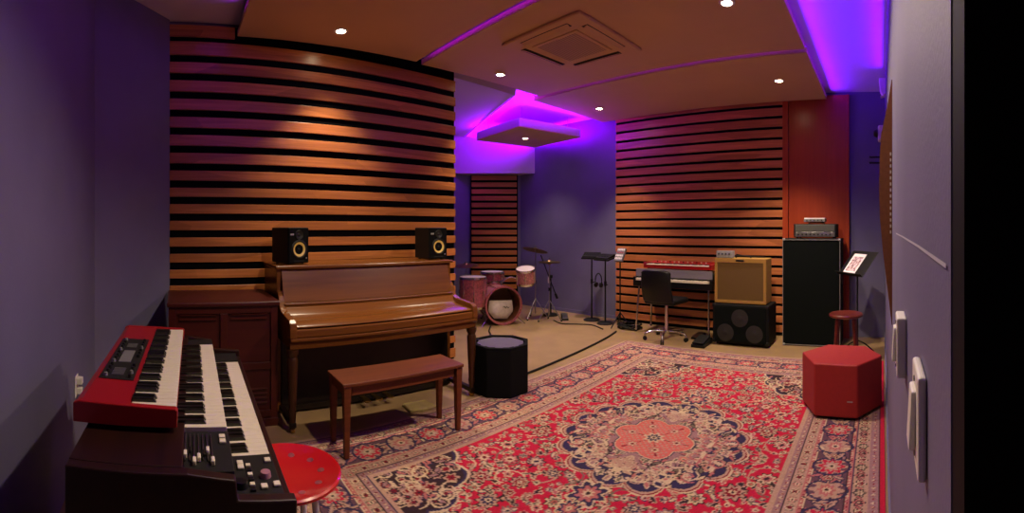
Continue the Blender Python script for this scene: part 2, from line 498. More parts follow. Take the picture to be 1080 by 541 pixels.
# ------------------------------------------------------------------ downlights
def downlight(x, y, z, label, parent_scale=1.0):
    t = thing('downlight', label, 'ceiling light', (x, y, z), 0, 'recessed downlights')
    b = B(); lathe(b, [(0.038, 0.0), (0.040, -0.005), (0.058, -0.006), (0.062, 0.0)], 28); obj('trim_ring', fix(b), M_white, t, smooth=True)
    b = B(); lathe(b, [(0, -0.003), (0.037, -0.002), (0.0385, 0.0)], 24); obj('lens', fix(b), M_lamp, t, smooth=True)
    return t

def spot(x, y, z, power, size=84, blend=1.0, col=(1.0, 0.80, 0.56)):
    l = bpy.data.lights.new('downlight_beam', 'SPOT'); l.energy = power; l.color = col
    l.spot_size = math.radians(size); l.spot_blend = blend; l.shadow_soft_size = 0.035
    o = bpy.data.objects.new('downlight_beam', l); COL.objects.link(o)
    o.location = (x, y, z-0.03)
    return o

DL = [(-3.51, 1.36, ZP, 'bright recessed downlight in the ceiling above the left end of the piano'),
      (-3.62, 3.20, ZP, 'bright recessed downlight between the slat wall corner and the air conditioner'),
      (-1.11, 3.10, ZP, 'bright recessed downlight right of the air conditioner, cut by the top edge'),
      (-3.64, 5.02, ZP, 'bright recessed downlight above the left end of the far slat wall'),
      (-1.14, 4.90, ZP, 'bright recessed downlight above the right end of the far slat wall'),
      (-5.08, 5.02, 2.83, 'small recessed downlight in the purple cloud above the drums')]
for x, y, z, lb in DL: downlight(x, y, z, lb)
# beams: tighter optics near the slatted walls, wide ones over the open floor
spot(-3.51, 1.36, ZP, 190, 82)
spot(-3.62, 3.20, ZP, 215, 84)
spot(-3.64, 5.02, ZP, 300, 78)
spot(-1.14, 4.90, ZP, 300, 80)
spot(-1.11, 3.10, ZP, 215, 142, 0.6)
spot(-1.12, 1.36, ZP, 150, 142, 0.6)      # the grid's remaining lamp, just above the frame
spot(-5.08, 5.02, 2.83, 90, 95)

# LED light itself, with one added fill by the right wall
led_light((-0.675, 0.6), (-0.675, 5.68), ZP+0.02, 29, VIO, tilt=1.25, spread=120)
led_light((0.035, 4.9), (0.035, 0.6), ZP+0.03, 15, VIO, tilt=1.1, spread=110)  # added violet fill along the wall top, no strip stands here
led_light((-4.10, 4.2), (-4.10, 5.6), ZP+0.02, 15, MAG, tilt=-1.1, spread=120)
led_light((-4.14, 3.92), (-6.45, 4.92), ZP+0.01, 22, MAG, tilt=1.1, spread=120)
led_light((-3.4, 0.515), (-0.9, 0.515), ZP+0.03, 4.5, MAG, tilt=0.7, spread=90)
led_light((-0.9, 2.245), (-3.7, 2.245), ZP+0.062, 3.2, MAG, tilt=0.9)
led_light((-0.9, 4.045), (-3.8, 4.045), ZP+0.062, 1.8, MAG, tilt=0.9)
# the drum cloud glows from all four edges
RC = Matrix.Rotation(math.radians(-8), 2)
cc = Vector((-5.06, 5.05))
cor = [cc + RC @ Vector(q) for q in ((-0.6, -0.6), (0.6, -0.6), (0.6, 0.6), (-0.6, 0.6))]
for k in range(4):
    led_light(cor[k], cor[(k+1) % 4], 2.94, 16, MAG, tilt=1.2, spread=180)

# ------------------------------------------------------------------ air conditioner cassette
t = thing('air_conditioner', 'square cassette air conditioner set in the ceiling panel', 'air conditioner', (-2.55, 3.11, ZP), math.radians(-1))
b = B(); box(b, -0.45, 0.45, -0.45, 0.45, -0.030, -0.0005); obj('fascia', b, M_panel, t, bevel=0.012)
b = B()
for k in range(4):
    R = rot('Z', 90*k); box(b, -0.27, 0.27, 0.325, 0.385, -0.0325, -0.029, R)
obj('air_slot', b, plain('slot_shadow', (0.05, 0.035, 0.03, 1), 0.7), t)
for k in range(4):
    b = B(); R = rot('Z', 90*k) @ T(0, 0.362, -0.036) @ rot('X', 24)
    box(b, -0.265, 0.265, -0.024, 0.024, -0.003, 0.003, R); obj('louver', b, M_panel, t, bevel=0.002)
b = B(); box(b, -0.255, 0.255, -0.255, 0.255, -0.040, -0.031); obj('intake_grille', b, M_panel, t, bevel=0.008)
b = B()
for k in range(17):
    x = -0.21 + k*0.42/16; box(b, x-0.007, x+0.007, -0.22, 0.22, -0.0425, -0.0405)
obj('grille_slats', b, plain('tan_grille', (0.36, 0.24, 0.14, 1), 0.7), t)  # slats in a darker tan than the fascia

# ------------------------------------------------------------------ things on the right-hand wall
def switch(y, z, label, h, p):
    t = thing('light_switch', label, 'wall switch', (XW, y, z), 0, 'white wall switches')
    b = B(); box(b, -p, -0.0005, -0.036, 0.036, -h, h); obj('cover_plate', b, M_white_plastic, t, bevel=0.003)
    b = B(); box(b, -p-0.006, -p+0.001, -0.016, 0.016, -h*0.58, h*0.58, rot('Y', 3)); obj('rocker', b, M_white_plastic, t, bevel=0.002)
    b = B()
    for s in (-1, 1): cyl(b, (-p, 0, s*h*0.76), (-p-0.0015, 0, s*h*0.76), 0.003, seg=10)
    each('screw', b, M_steel, t)
    return t
switch(0.785, 1.200, 'white rocker switch plate on the right wall, farther from the black door frame', 0.050, 0.017)
switch(0.450, 1.213, 'white rocker switch plate on the right wall, nearest the black door frame', 0.049, 0.009)

# bowed wooden diffuser
t = thing('wooden_diffuser', 'bowed orange plywood sound diffuser on the right wall', 'sound diffuser', (XW, 1.80, 1.50))
prof = [(-0.002, -0.485), (-0.012, -0.40), (-0.038, -0.19), (-0.050, -0.05), (-0.0535, 0.06), (-0.050, 0.20), (-0.044, 0.28), (-0.018, 0.40), (-0.003, 0.495)]
pts = prof + [(-0.0005, 0.495), (-0.0005, -0.485)]
b = B(); prism(b, pts, 0.0, 0.02, M_XZ); obj('end_cap', fix(b), M_orangewood, t)
b = B(); prism(b, pts, 0.021, 1.15, M_XZ); obj('bowed_panel', fix(b), M_orangewood, t, smooth=True)
b = B()
for k in range(14):
    z = -0.12 + k*0.024; box(b, -0.0095, -0.0035, -0.002, 0.0, z, z+0.012)
obj('pale_edging', b, M_skin, t)

t = thing('emergency_light', 'white wall emergency lamp with dark lens high on the right wall', 'wall lamp', (XW, 5.0, 2.45))
b = B(); box(b, -0.085, -0.001, -0.07, 0.07, -0.085, 0.085); obj('housing', b, M_white_plastic, t, bevel=0.02, seg=3)
b = B(); lathe(b, [(0, 0.05), (0.03, 0.045), (0.045, 0.02), (0.048, 0.0), (0, 0)], 20, T(-0.086, -0.03, 0.0) @ rot('Y', -90)); obj('lens', fix(b), M_black, t, smooth=True)
t = thing('wall_speaker', 'small white wall speaker under the ceiling on the right wall', 'speaker', (XW, 5.0, 2.96))
b = B(); prism(b, [(-0.075, 0.09), (-0.001, 0.09), (-0.001, -0.09), (-0.030, -0.09), (-0.06, -0.04)], -0.07, 0.07, M_XZ); obj('housing', fix(b), M_white_plastic, t, bevel=0.006)
b = B(); box(b, -0.055, -0.028, -0.03, 0.03, -0.105, -0.091); obj('bracket', b, M_white_plastic, t)
t = thing('guitar_hanger', 'black two-pronged guitar hanger on the right wall', 'hanger', (XW, 5.05, 2.17))
b = B(); box(b, -0.015, -0.001, -0.03, 0.03, -0.06, 0.06); obj('wall_plate', b, M_black, t, bevel=0.004)
for s in (-1, 1):
    b = B(); tube(b, smooth_path([(-0.015, s*0.025, s*0.035), (-0.1, s*0.03, s*0.037), (-0.165, s*0.03, s*0.036), (-0.18, s*0.03, s*0.042)], 5), 0.011, 8)
    obj('prong', b, M_rubber, t, smooth=True)

# outlet beside the red keyboard
t = thing('wall_outlet', 'white outlet plate with plug on the left wall behind the red keyboard', 'outlet', (-2.52, YL, 0.50))
b = B(); box(b, -0.036, 0.036, 0.0005, 0.007, -0.06, 0.06); obj('cover_plate', b, M_white_plastic, t, bevel=0.003)
b = B(); box(b, -0.016, 0.016, 0.007, 0.038, -0.045, -0.008); box(b, -0.02, 0.02, 0.007, 0.04, 0.012, 0.05); each('plug', b, M_white_plastic, t, bevel=0.004)
# ------------------------------------------------------------------ upright piano
PX, PY = -3.33, 1.555            # piano root: middle of the case front
t = thing('upright_piano', 'brown walnut upright piano with closed lid against the slat wall', 'piano', (PX, PY, 0))
HW = 0.785
b = B(); box(b, -0.47, 0.03, -HW-0.012, HW+0.012, 1.092, 1.118); obj('lid', b, M_piano, t, bevel=0.006)
b = B()
for s in (-1, 1):
    y0 = s*HW; box(b, -0.46, 0.0, min(y0, y0-s*0.035), max(y0, y0-s*0.035), 0.0, 1.092)
each('side_panel', b, M_piano, t, bevel=0.003)
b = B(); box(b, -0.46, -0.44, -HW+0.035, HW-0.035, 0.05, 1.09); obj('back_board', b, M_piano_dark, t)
# leaning upper panel and the music shelf under it
b = B(); prism(b, [(-0.03, 1.09), (0.002, 1.09), (0.075, 0.845), (0.04, 0.845)], -HW+0.036, HW-0.036, M_XZ); obj('upper_panel', fix(b), M_piano, t, bevel=0.003)
b = B(); box(b, 0.0, 0.098, -HW+0.036, HW-0.036, 0.825, 0.844); obj('music_shelf', b, M_piano, t, bevel=0.006)
b = B(); prism(b, [(0.06, 0.824), (0.088, 0.824), (0.112, 0.805), (0.135, 0.772), (0.165, 0.757), (0.25, 0.748), (0.37, 0.737), (0.385, 0.724), (0.37, 0.715), (0.05, 0.745)], -HW+0.036, HW-0.036, M_XZ); obj('fallboard', fix(b), M_piano, t, bevel=0.005, smooth=True)
b = B(); box(b, 0.0, 0.395, -HW+0.01, HW-0.01, 0.655, 0.712); obj('key_slip', b, M_piano, t, bevel=0.010, seg=3)
b = B(); prism(b, [(0.0, 0.654), (0.405, 0.654), (0.405, 0.635), (0.385, 0.615), (0.375, 0.575), (0.0, 0.575)], -HW+0.005, HW-0.005, M_XZ); obj('key_bed', fix(b), M_piano, t, bevel=0.004)
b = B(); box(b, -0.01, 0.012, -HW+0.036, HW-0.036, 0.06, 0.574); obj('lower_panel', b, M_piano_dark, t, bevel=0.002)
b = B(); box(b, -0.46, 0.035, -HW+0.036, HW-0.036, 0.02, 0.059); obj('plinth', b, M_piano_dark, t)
for s in (-1, 1):
    y0 = s*(HW-0.0); y1 = s*(HW-0.05)
    b = B(); prism(b, [(0.001, 0.655), (0.001, 0.93), (0.03, 0.925), (0.06, 0.89), (0.075, 0.85), (0.10, 0.815), (0.15, 0.795), (0.25, 0.785), (0.36, 0.775), (0.395, 0.755), (0.402, 0.713), (0.402, 0.655)], min(y0, y1), max(y0, y1), M_XZ)
    obj('arm', fix(b), M_piano, t, bevel=0.006)
    b = B(); M = T(0.352, s*(HW-0.03), 0.0)
    lathe(b, [(0, 0.03), (0.020, 0.03), (0.022, 0.10), (0.028, 0.14), (0.024, 0.16), (0.033, 0.36), (0.038, 0.50), (0.030, 0.52), (0.042, 0.545), (0.042, 0.5745), (0, 0.5745)], 20, M)
    lg = obj('leg', fix(b), M_piano_leg, t, smooth=True)
    b = B(); cyl(b, (0.352, s*(HW-0.03)-0.012, 0.02), (0.352, s*(HW-0.03)+0.012, 0.02), 0.02, seg=16); obj('caster', fix(b), M_brass, lg)
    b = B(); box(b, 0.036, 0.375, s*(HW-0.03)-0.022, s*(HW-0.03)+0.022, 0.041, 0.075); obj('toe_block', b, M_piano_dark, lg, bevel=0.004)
for k in (-1, 0, 1):
    b = B(); prism(b, [(0.036, -0.018), (0.10, -0.02), (0.16, -0.03), (0.175, 0.0), (0.16, 0.03), (0.10, 0.02), (0.036, 0.018)], 0.055, 0.066, T(0, k*0.10, 0))
    obj('pedal', fix(b), M_brass, t, bevel=0.003)
b = B()
for y in (-0.72, 0.72): box(b, -0.47, -0.462, y-0.02, y+0.02, 1.0, 1.05)
each('lid_hinge', b, M_brass, t)

# yellowish folded cloth left by the pedals
b = B(); prism(b, [(-0.09, -0.11), (0.07, -0.13), (0.10, -0.02), (0.085, 0.12), (-0.07, 0.10)], 0.0, 0.02, scale_top=0.9)
o = obj('folded_cloth', fix(b), M_yellowcloth, None, bevel=0.008, seg=3, loc=(-3.03, 1.83, 0.0)); tag(o, 'yellowish folded cloth on the floor under the piano bench', 'cloth')

# ------------------------------------------------------------------ piano bench
t = thing('piano_bench', 'plain brown wooden piano bench in front of the piano', 'bench', (-2.64, 1.425, 0), math.radians(-0.8))
b = B(); box(b, -0.15, 0.15, -0.44, 0.44, 0.445, 0.468); obj('seat', b, M_bench, t, bevel=0.006)
b = B()
for s in (-1, 1):
    box(b, s*0.115-0.009, s*0.115+0.009, -0.375, 0.375, 0.385, 0.4445)
    box(b, -0.105, 0.105, s*0.41-0.009, s*0.41+0.009, 0.385, 0.4445)
each('apron', b, M_bench, t, bevel=0.002)
for sx in (-1, 1):
    for sy in (-1, 1):
        b = B(); prism(b, [(-0.024, -0.024), (0.024, -0.024), (0.024, 0.024), (-0.024, 0.024)], -0.4445, 0.0, T(sx*0.118, sy*0.408, 0.4445) )
        for v in b.verts:
            if v.co.z < 0.1:
                v.co.x = sx*0.118+(v.co.x-sx*0.118)*0.62; v.co.y = sy*0.408+(v.co.y-sy*0.408)*0.62; v.co.z = 0.0105
        obj('leg', fix(b), M_bench, t, bevel=0.003)

# ------------------------------------------------------------------ studio monitors on the piano
def monitor(loc, rz, label):
    t = thing('studio_monitor', label, 'speaker', loc, rz, 'studio monitors on the piano')
    b = B(); box(b, -0.245, 0.0, -0.095, 0.095, 0.008, 0.290); obj('cabinet', b, M_black, t, bevel=0.008)
    b = B(); box(b, 0.0005, 0.012, -0.094, 0.094, 0.010, 0.288); fr = obj('baffle', b, M_black_matte, t, bevel=0.006)
    R = T(0.0125, 0, 0.118) @ rot('Y', 90)
    b = B(); lathe(b, [(0.058, 0.0), (0.074, 0.0), (0.076, 0.004), (0.066, 0.010), (0.058, 0.006)], 32, R); obj('woofer_surround', fix(b), M_rubber, t, smooth=True)
    b = B(); lathe(b, [(0.057, 0.006), (0.030, -0.004), (0.018, -0.010)], 32, R); wf = obj('woofer', fix(b), M_cone, t, smooth=True)
    b = B(); lathe(b, [(0.0, 0.004), (0.010, 0.001), (0.0185, -0.009)], 24, R); obj('dust_cap', fix(b), M_rubber, wf, smooth=True)
    R = T(0.0125, 0, 0.232) @ rot('Y', 90)
    b = B(); lathe(b, [(0.0, 0.006), (0.010, 0.004), (0.014, 0.0), (0.026, 0.003), (0.036, 0.007), (0.038, 0.0)], 28, R); obj('tweeter', fix(b), M_greydark, t, smooth=True)
    b = B(); box(b, 0.012, 0.0145, -0.084, -0.050, 0.228, 0.242); obj('badge', b, M_silver, t, bevel=0.001)
    b = B(); box(b, 0.012, 0.0135, -0.05, 0.05, 0.022, 0.031); obj('port', b, M_greydark, t, bevel=0.001)
    b = B(); cyl(b, (0.012, 0.07, 0.048), (0.0145, 0.07, 0.048), 0.006, seg=14); obj('power_light', fix(b), M_silver, t)
    b = B()
    for x in (-0.2, -0.04):
        for y in (-0.07, 0.07): cyl(b, (x, y, 0.0), (x, y, 0.009), 0.012, seg=12)
    each('rubber_foot', b, M_rubber, t)
    return t
monitor((-3.42, 0.965, 1.118), math.radians(19), 'black studio monitor with yellow cone on the left end of the piano')
monitor((-3.42, 2.265, 1.118), math.radians(1), 'black studio monitor with yellow cone on the right end of the piano')

# ------------------------------------------------------------------ rotary speaker cabinet left of the piano
t = thing('rotary_speaker_cabinet', 'dark red mahogany speaker cabinet with louvres left of the piano', 'speaker cabinet', (-3.12, 0.345, 0))
W = 0.385
b = B(); box(b, -0.60, -0.02, -W, W, 0.06, 0.855); obj('case', b, M_mahog, t, bevel=0.004)
b = B(); box(b, -0.62, 0.02, -W-0.012, W+0.012, 0.8555, 0.888); obj('top', b, M_mahog, t, bevel=0.008)
b = B(); box(b, -0.60, 0.005, -W-0.005, W+0.005, 0.0, 0.0595); obj('plinth', b, M_mahog, t, bevel=0.005)
def louvre(y0, y1, z0, n):
    b = B()
    for k in range(n):
        z = z0+k*0.032
        box(b, -0.008, 0.008, y0, y1, -0.002, 0.002, T(-0.012, 0, z) @ rot('Y', 35))
    return b
b = B()
for s in (-1, 1): box(b, -0.019, -0.002, s*(W-0.025)-0.025, s*(W-0.025)+0.025, 0.06, 0.855)
for z in (0.09, 0.43, 0.83): box(b, -0.019, -0.002, -W+0.05, W-0.05, z-0.025, z+0.025)
box(b, -0.019, -0.002, -0.025, 0.025, 0.115, 0.405); box(b, -0.019, -0.002, -0.025, 0.025, 0.455, 0.805)
obj('front_frame', b, M_mahog, t, bevel=0.003)
for s in (-1, 1):
    y0, y1 = sorted((s*0.05, s*0.31))
    obj('louvre', louvre(y0, y1, 0.765, 2), M_mahog, t)
    obj('louvre', louvre(y0, y1, 0.17, 4), M_mahog, t)
b = B(); lathe(b, [(0, 0.006), (0.03, 0.005), (0.042, 0.0)], 24, T(-0.0015, 0.05, 0.47) @ rot('Y', 90) @ Matrix.Diagonal((0.7, 1.3, 1, 1))); obj('badge', fix(b), M_brass, t, smooth=True)

# ------------------------------------------------------------------ keys
def key_meshes(tag_, wl, wlz, bl):
    b = B(); box(b, 0, 0.0220, 0, wl, -wlz, 0.0); wm = bpy.data.meshes.new('white_key'); b.to_mesh(wm); b.free(); wm.materials.append(M_ivory)
    b = B(); prism(b, [(0.052, -0.002), (wl, -0.002), (wl, 0.0105), (0.060, 0.0105)], -0.0065, 0.0065, M_YZ)
    fix(b); bm_ = bpy.data.meshes.new('black_key'); b.to_mesh(bm_); b.free(); bm_.materials.append(M_ebony)
    return wm, bm_
def add_keys(parent, x0, y0, z0, nwhite, wm, bm_, pitch=0.0233, start=0):
    """x runs along the manual, y=0 is the player's edge; away from the player is +y"""
    for i in range(nwhite):
        o = bpy.data.objects.new('white_key', wm); COL.objects.link(o); o.parent = parent
        o.location = (x0+i*pitch+0.0006, y0, z0)
        b_ = o.modifiers.new('bevel', 'BEVEL'); b_.width = 0.0012; b_.segments = 1
        if (i+start) % 7 in (0, 1, 3, 4, 5) and i < nwhite-1:
            k = bpy.data.objects.new('black_key', bm_); COL.objects.link(k); k.parent = parent
            k.location = (x0+(i+1)*pitch, y0, z0)

# ------------------------------------------------------------------ two-manual organ
OR = PI - math.radians(2.3)
t = thing('electric_organ', 'dark wood two-manual electric organ below the red keyboard at left', 'organ', (-0.935, 0.262, 0), OR)
wm, bm_ = key_meshes('organ', 0.135, 0.014, 0.08)
# case
b = B(); prism(b, [(0.0, 0.66), (0.0, 0.815), (0.128, 0.825), (0.132, 0.868), (0.235, 0.884), (0.50, 0.884), (0.50, 0.66)], 0.0, 0.030, M_YZ); obj('end_cheek', fix(b), M_organ, t, bevel=0.004)
b = B(); prism(b, [(0.0, 0.66), (0.0, 0.815), (0.128, 0.825), (0.132, 0.868), (0.235, 0.884), (0.50, 0.884), (0.50, 0.66)], 1.20, 1.23, M_YZ); obj('end_cheek', fix(b), M_organ, t, bevel=0.004)
b = B(); box(b, 0.031, 1.199, 0.245, 0.50, 0.865, 0.884); obj('top_board', b, M_organ, t, bevel=0.003)
b = B(); box(b, 0.031, 1.199, 0.0, 0.49, 0.665, 0.70); obj('case_bottom', b, M_organ, t, bevel=0.003)
b = B(); box(b, 0.031, 1.199, 0.0, 0.018, 0.7005, 0.79); obj('front_rail', b, M_organ, t, bevel=0.003)
b = B(); box(b, 0.031, 1.199, 0.475, 0.49, 0.05, 0.864); obj('back_panel', b, M_organ, t)
for x in (0.004, 1.186):
    b = B(); box(b, x, x+0.04, 0.16, 0.474, 0.0, 0.659); obj('leg', b, M_organ, t, bevel=0.004)
b = B(); box(b, 0.05, 1.18, 0.40, 0.44, 0.10, 0.20); obj('stretcher', b, M_organ, t, bevel=0.004)
# manuals
NW = 36
for nm, y0, z0 in (('lower_manual', 0.020, 0.800), ('upper_manual', 0.134, 0.880)):
    b = B(); box(b, 0.232, 1.075, y0+0.006, y0+0.135, z0-0.034, z0-0.0155); mn = obj(nm, b, M_greydark, t)
    add_keys(mn, 0.235, y0, z0, NW, wm, bm_, 0.0233)
# control blocks at the ends of the manuals
for nm, x0, x1 in (('control_block', 0.032, 0.228), ('control_block', 1.078, 1.198)):
    b = B()
    box(b, x0, x1, 0.019, 0.131, 0.7005, 0.806)
    box(b, x0, x1, 0.132, 0.2445, 0.7005, 0.872)
    cb = obj(nm, b, M_greydark, t, bevel=0.002)
    if x0 < 0.5:
        # drawbars
        for k in range(7):
            bb = B(); y = 0.178+k*0.0105-0.0; box(bb, 0.075, 0.205, y-0.0016, y+0.0016, 0.8725, 0.8765); obj('drawbar', bb, M_steel, cb)
            bb = B(); e = (0.055+0.016*((k*3) % 4)); box(bb, e, e+0.022, y-0.0042, y+0.0042, 0.8728, 0.884); obj('drawbar_cap', bb, (M_ivory, M_ebony)[k % 3 == 2], cb, bevel=0.002)
        for x, y, z in ((0.19, 0.150, 0.8725), (0.165, 0.150, 0.8725), (0.185, 0.105, 0.8065), (0.165, 0.105, 0.8065), (0.19, 0.034, 0.8065), (0.075, 0.06, 0.8065), (0.08, 0.03, 0.8065)):
            bb = B(); box(bb, x-0.009, x+0.009, y-0.008, y+0.008, z, z+0.006); obj('tab', bb, M_ivory, cb, bevel=0.002)
        for k in range(6):
            bb = B(); x = 0.06+k*0.021; box(bb, x, x+0.012, 0.080, 0.092, 0.8065, 0.812); obj('tab', bb, (M_ebony, M_ivory)[k % 2], cb, bevel=0.001)
        bb = B(); lathe(bb, [(0.014, 0), (0.012, 0.012), (0.0, 0.013)], 18, T(0.12, 0.050, 0.8065)); obj('knob', fix(bb), plain('pinkish_knob', (0.35, 0.16, 0.2, 1), 0.4), cb, smooth=True)
        bb = B(); lathe(bb, [(0.016, 0), (0.014, 0.014), (0.0, 0.015)], 18, T(0.085, 0.112, 0.8065)); obj('knob', fix(bb), M_ebony, cb, smooth=True)

# ------------------------------------------------------------------ red stage keyboard on the organ
t = thing('stage_keyboard', 'red stage keyboard lying on top of the dark organ', 'keyboard', (-1.135, 0.003, 0.8845), OR)
L = 0.93
body = [(0.0, 0.012), (0.0, 0.044), (0.008, 0.048), (0.124, 0.050), (0.128, 0.062), (0.24, 0.066), (0.262, 0.060), (0.262, 0.012)]
b = B(); prism(b, [(0.0, 0.012), (0.0, 0.038), (0.118, 0.038), (0.118, 0.012)], 0.022, L-0.022, M_YZ); obj('key_tray', fix(b), M_red, t)
b = B(); prism(b, [(0.1185, 0.012), (0.1185, 0.063), (0.245, 0.067), (0.262, 0.060), (0.262, 0.012)], 0.022, L-0.022, M_YZ); obj('control_panel', fix(b), M_red, t)
for x in (0.0, L-0.0218):
    b = B(); prism(b, [(-0.004, 0.012), (-0.006, 0.055), (0.0, 0.060), (0.12, 0.066), (0.25, 0.069), (0.266, 0.062), (0.266, 0.012)], x, x+0.0215, M_YZ); obj('end_cap', fix(b), M_red, t, bevel=0.003)
wm2, bm2 = key_meshes('stage', 0.118, 0.014, 0.07)
b = B(); box(b, 0.024, L-0.024, 0.03, 0.117, 0.0385, 0.0435); kb = obj('keyboard_bed', b, M_greydark, t)
add_keys(kb, 0.0265, -0.001, 0.0585, 36, wm2, bm2, 0.02437)
b = B(); prism(b, [(0.132, 0.0645), (0.238, 0.0678), (0.238, 0.0690), (0.132, 0.0660)], 0.19, 0.68, M_YZ); dp = obj('black_display_panel', fix(b), M_greydark, t)
b = B(); box(b, 0.36, 0.50, 0.165, 0.205, 0.0668, 0.0695); obj('display', b, M_grey, dp)
rr = random.Random(3)
for k in range(26):
    x = 0.21+(k % 13)*0.036; y = 0.146 + (k//13)*0.073
    if 0.34 < x < 0.40 and k//13 == 0: continue
    bb = B(); lathe(bb, [(0.0065, 0), (0.0055, 0.010), (0, 0.0105)], 12, T(x, y, 0.0672 + (y-0.146)*0.03)); obj('knob', fix(bb), (M_ebony, M_grey)[k % 4 == 1], dp, smooth=True)
for k in range(9):
    x = 0.23+k*0.014+ (0.25 if k > 4 else 0)
    bb = B(); box(bb, x, x+0.004, 0.168, 0.205, 0.0668, 0.0705); obj('led_slider', bb, M_silver, dp)
b = B()
for x in (0.06, L-0.06):
    for y in (0.03, 0.23): cyl(b, (x, y, 0.0), (x, y, 0.0125), 0.012, seg=12)
each('rubber_foot', b, M_rubber, t)

# ------------------------------------------------------------------ red metal stool at the organ
t = thing('red_metal_stool', 'red enamelled metal stool with punched round seat beside the organ', 'stool', (-1.375, 0.345, 0))
SH = 0.640
b = B()
seg = 48; prof = [(0.0, -0.018), (0.05, -0.017), (0.09, -0.014), (0.13, -0.008), (0.155, 0.0), (0.170, 0.004), (0.176, 0.0), (0.176, -0.008), (0.170, -0.012), (0.155, -0.008), (0.13, -0.014), (0.0, -0.022)]
lathe(b, [(r, z+SH) for r, z in prof], seg)
obj('seat', fix(b), M_redmetal, t, smooth=True)
b = B()
for k in range(10):
    a = 2*PI*k/10+0.2; r = 0.115
    lathe(b, [(0, 0.0012), (0.011, 0.0012), (0.0115, 0.0)], 14, T(r*math.cos(a), r*math.sin(a), SH-0.0105) @ Matrix.Rotation(a, 4, 'Z') @ rot('Y', -8))
each('seat_hole', fix(b), M_pinkdeep, t)
for k in range(4):
    a = PI/4 + k*PI/2
    b = B(); p0 = Vector((0.10*math.cos(a), 0.10*math.sin(a), SH-0.022)); p1 = Vector((0.175*math.cos(a), 0.175*math.sin(a), 0.012))
    tube(b, [p0, p0.lerp(p1, 0.5), p1], 0.011, 10); lg = obj('leg', b, M_white, t, smooth=True)
    b = B(); cyl(b, p1+Vector((0, 0, -0.012)), p1+Vector((0, 0, 0.012)), 0.014, seg=12); obj('rubber_foot', fix(b), M_rubber, lg)
b = B(); R_ = 0.138
tube(b, [(R_*math.cos(2*PI*k/32), R_*math.sin(2*PI*k/32), 0.29) for k in range(33)], 0.008, 8); obj('foot_ring', b, M_white, t, smooth=True)

# ------------------------------------------------------------------ black octagonal pouf
def ngon(n, r, ph=0.0):
    return [(r*math.cos(2*PI*k/n+ph), r*math.sin(2*PI*k/n+ph)) for k in range(n)]
t = thing('octagonal_pouf', 'black octagonal pouf with grey top at the end of the piano', 'pouf', (-2.935, 2.595, 0.0105), math.radians(22.5))
b = B(); prism(b, ngon(8, 0.258), 0.0, 0.390); obj('body', b, M_black_matte, t, bevel=0.008)
b = B(); prism(b, ngon(8, 0.218), 0.3905, 0.396); obj('top_pad', b, M_greytop, t, bevel=0.003)
b = B()
for k in range(8):
    a0 = 2*PI*k/8; a1 = 2*PI*(k+1)/8
    for (u0, u1, w) in ((0.0, 0.3, 0.045), (0.3, 0.7, 0.03), (0.7, 1.0, 0.045)):
        P0 = Vector((math.cos(a0), math.sin(a0))); P1 = Vector((math.cos(a1), math.sin(a1)))
        q0, q1 = P0.lerp(P1, u0), P0.lerp(P1, u1)
        prism(b, [tuple(q0*0.258), tuple(q1*0.258), tuple(q1*(0.258-w)), tuple(q0*(0.258-w))], 0.3905, 0.408)
each('rim_tooth', b, M_black_matte, t)
# ------------------------------------------------------------------ red hexagonal pouf
t = thing('hexagonal_pouf', 'bright red upholstered hexagonal pouf on the rug by the right wall', 'pouf', (-0.315, 3.52, 0.0105), math.radians(-4))
b = B(); prism(b, ngon(6, 0.318), 0.02, 0.405); obj('body', b, M_redvinyl, t, bevel=0.012, seg=3)
b = B(); prism(b, ngon(6, 0.28), 0.0, 0.0195); obj('base', b, M_black, t)
b = B(); box(b, 0.085, 0.125, -0.2795, -0.2765, 0.135, 0.144); obj('fabric_label', b, M_silver, t)

# ------------------------------------------------------------------ amplifiers
def corner_caps(bm, w, d, z0, z1, s=0.03):
    for x in (0, w):
        for y in (0, d):
            for z in (z0, z1):
                box(bm, x-0.003 if x == 0 else x-s, x+s if x == 0 else x+0.003, y-0.003 if y == 0 else y-s, y+s if y == 0 else y+0.003, z-0.003 if z == z0 else z-s, z+s if z == z0 else z+0.003)

t = thing('bass_cabinet', 'tall black bass speaker cabinet in front of the red veneer panel', 'amplifier cabinet', (-1.185, 5.27, 0))
b = B(); box(b, 0, 0.70, 0.02, 0.40, 0.0, 1.28); obj('case', b, M_tolex, t, bevel=0.008)
b = B(); box(b, 0.025, 0.675, 0.006, 0.019, 0.03, 1.25); obj('grille', b, M_grille_dark, t, bevel=0.003)
b = B()
for x in (0.004, 0.690): box(b, x, x+0.006, 0.001, 0.0195, 0.03, 1.25)
for z in (0.012, 1.262): box(b, 0.01, 0.69, 0.001, 0.0195, z, z+0.006)
each('silver_piping', b, M_silver, t)
b = B()
for x in (0.0, 0.67):
    for z in (0.0, 1.255): box(b, x-0.001, x+0.031, 0.016, 0.05, z, z+0.0265)
each('corner_guard', b, M_silver, t, bevel=0.004)
b = B(); box(b, 0.7005, 0.704, 0.12, 0.28, 0.72, 0.86); obj('side_handle', b, M_black, t, bevel=0.003)

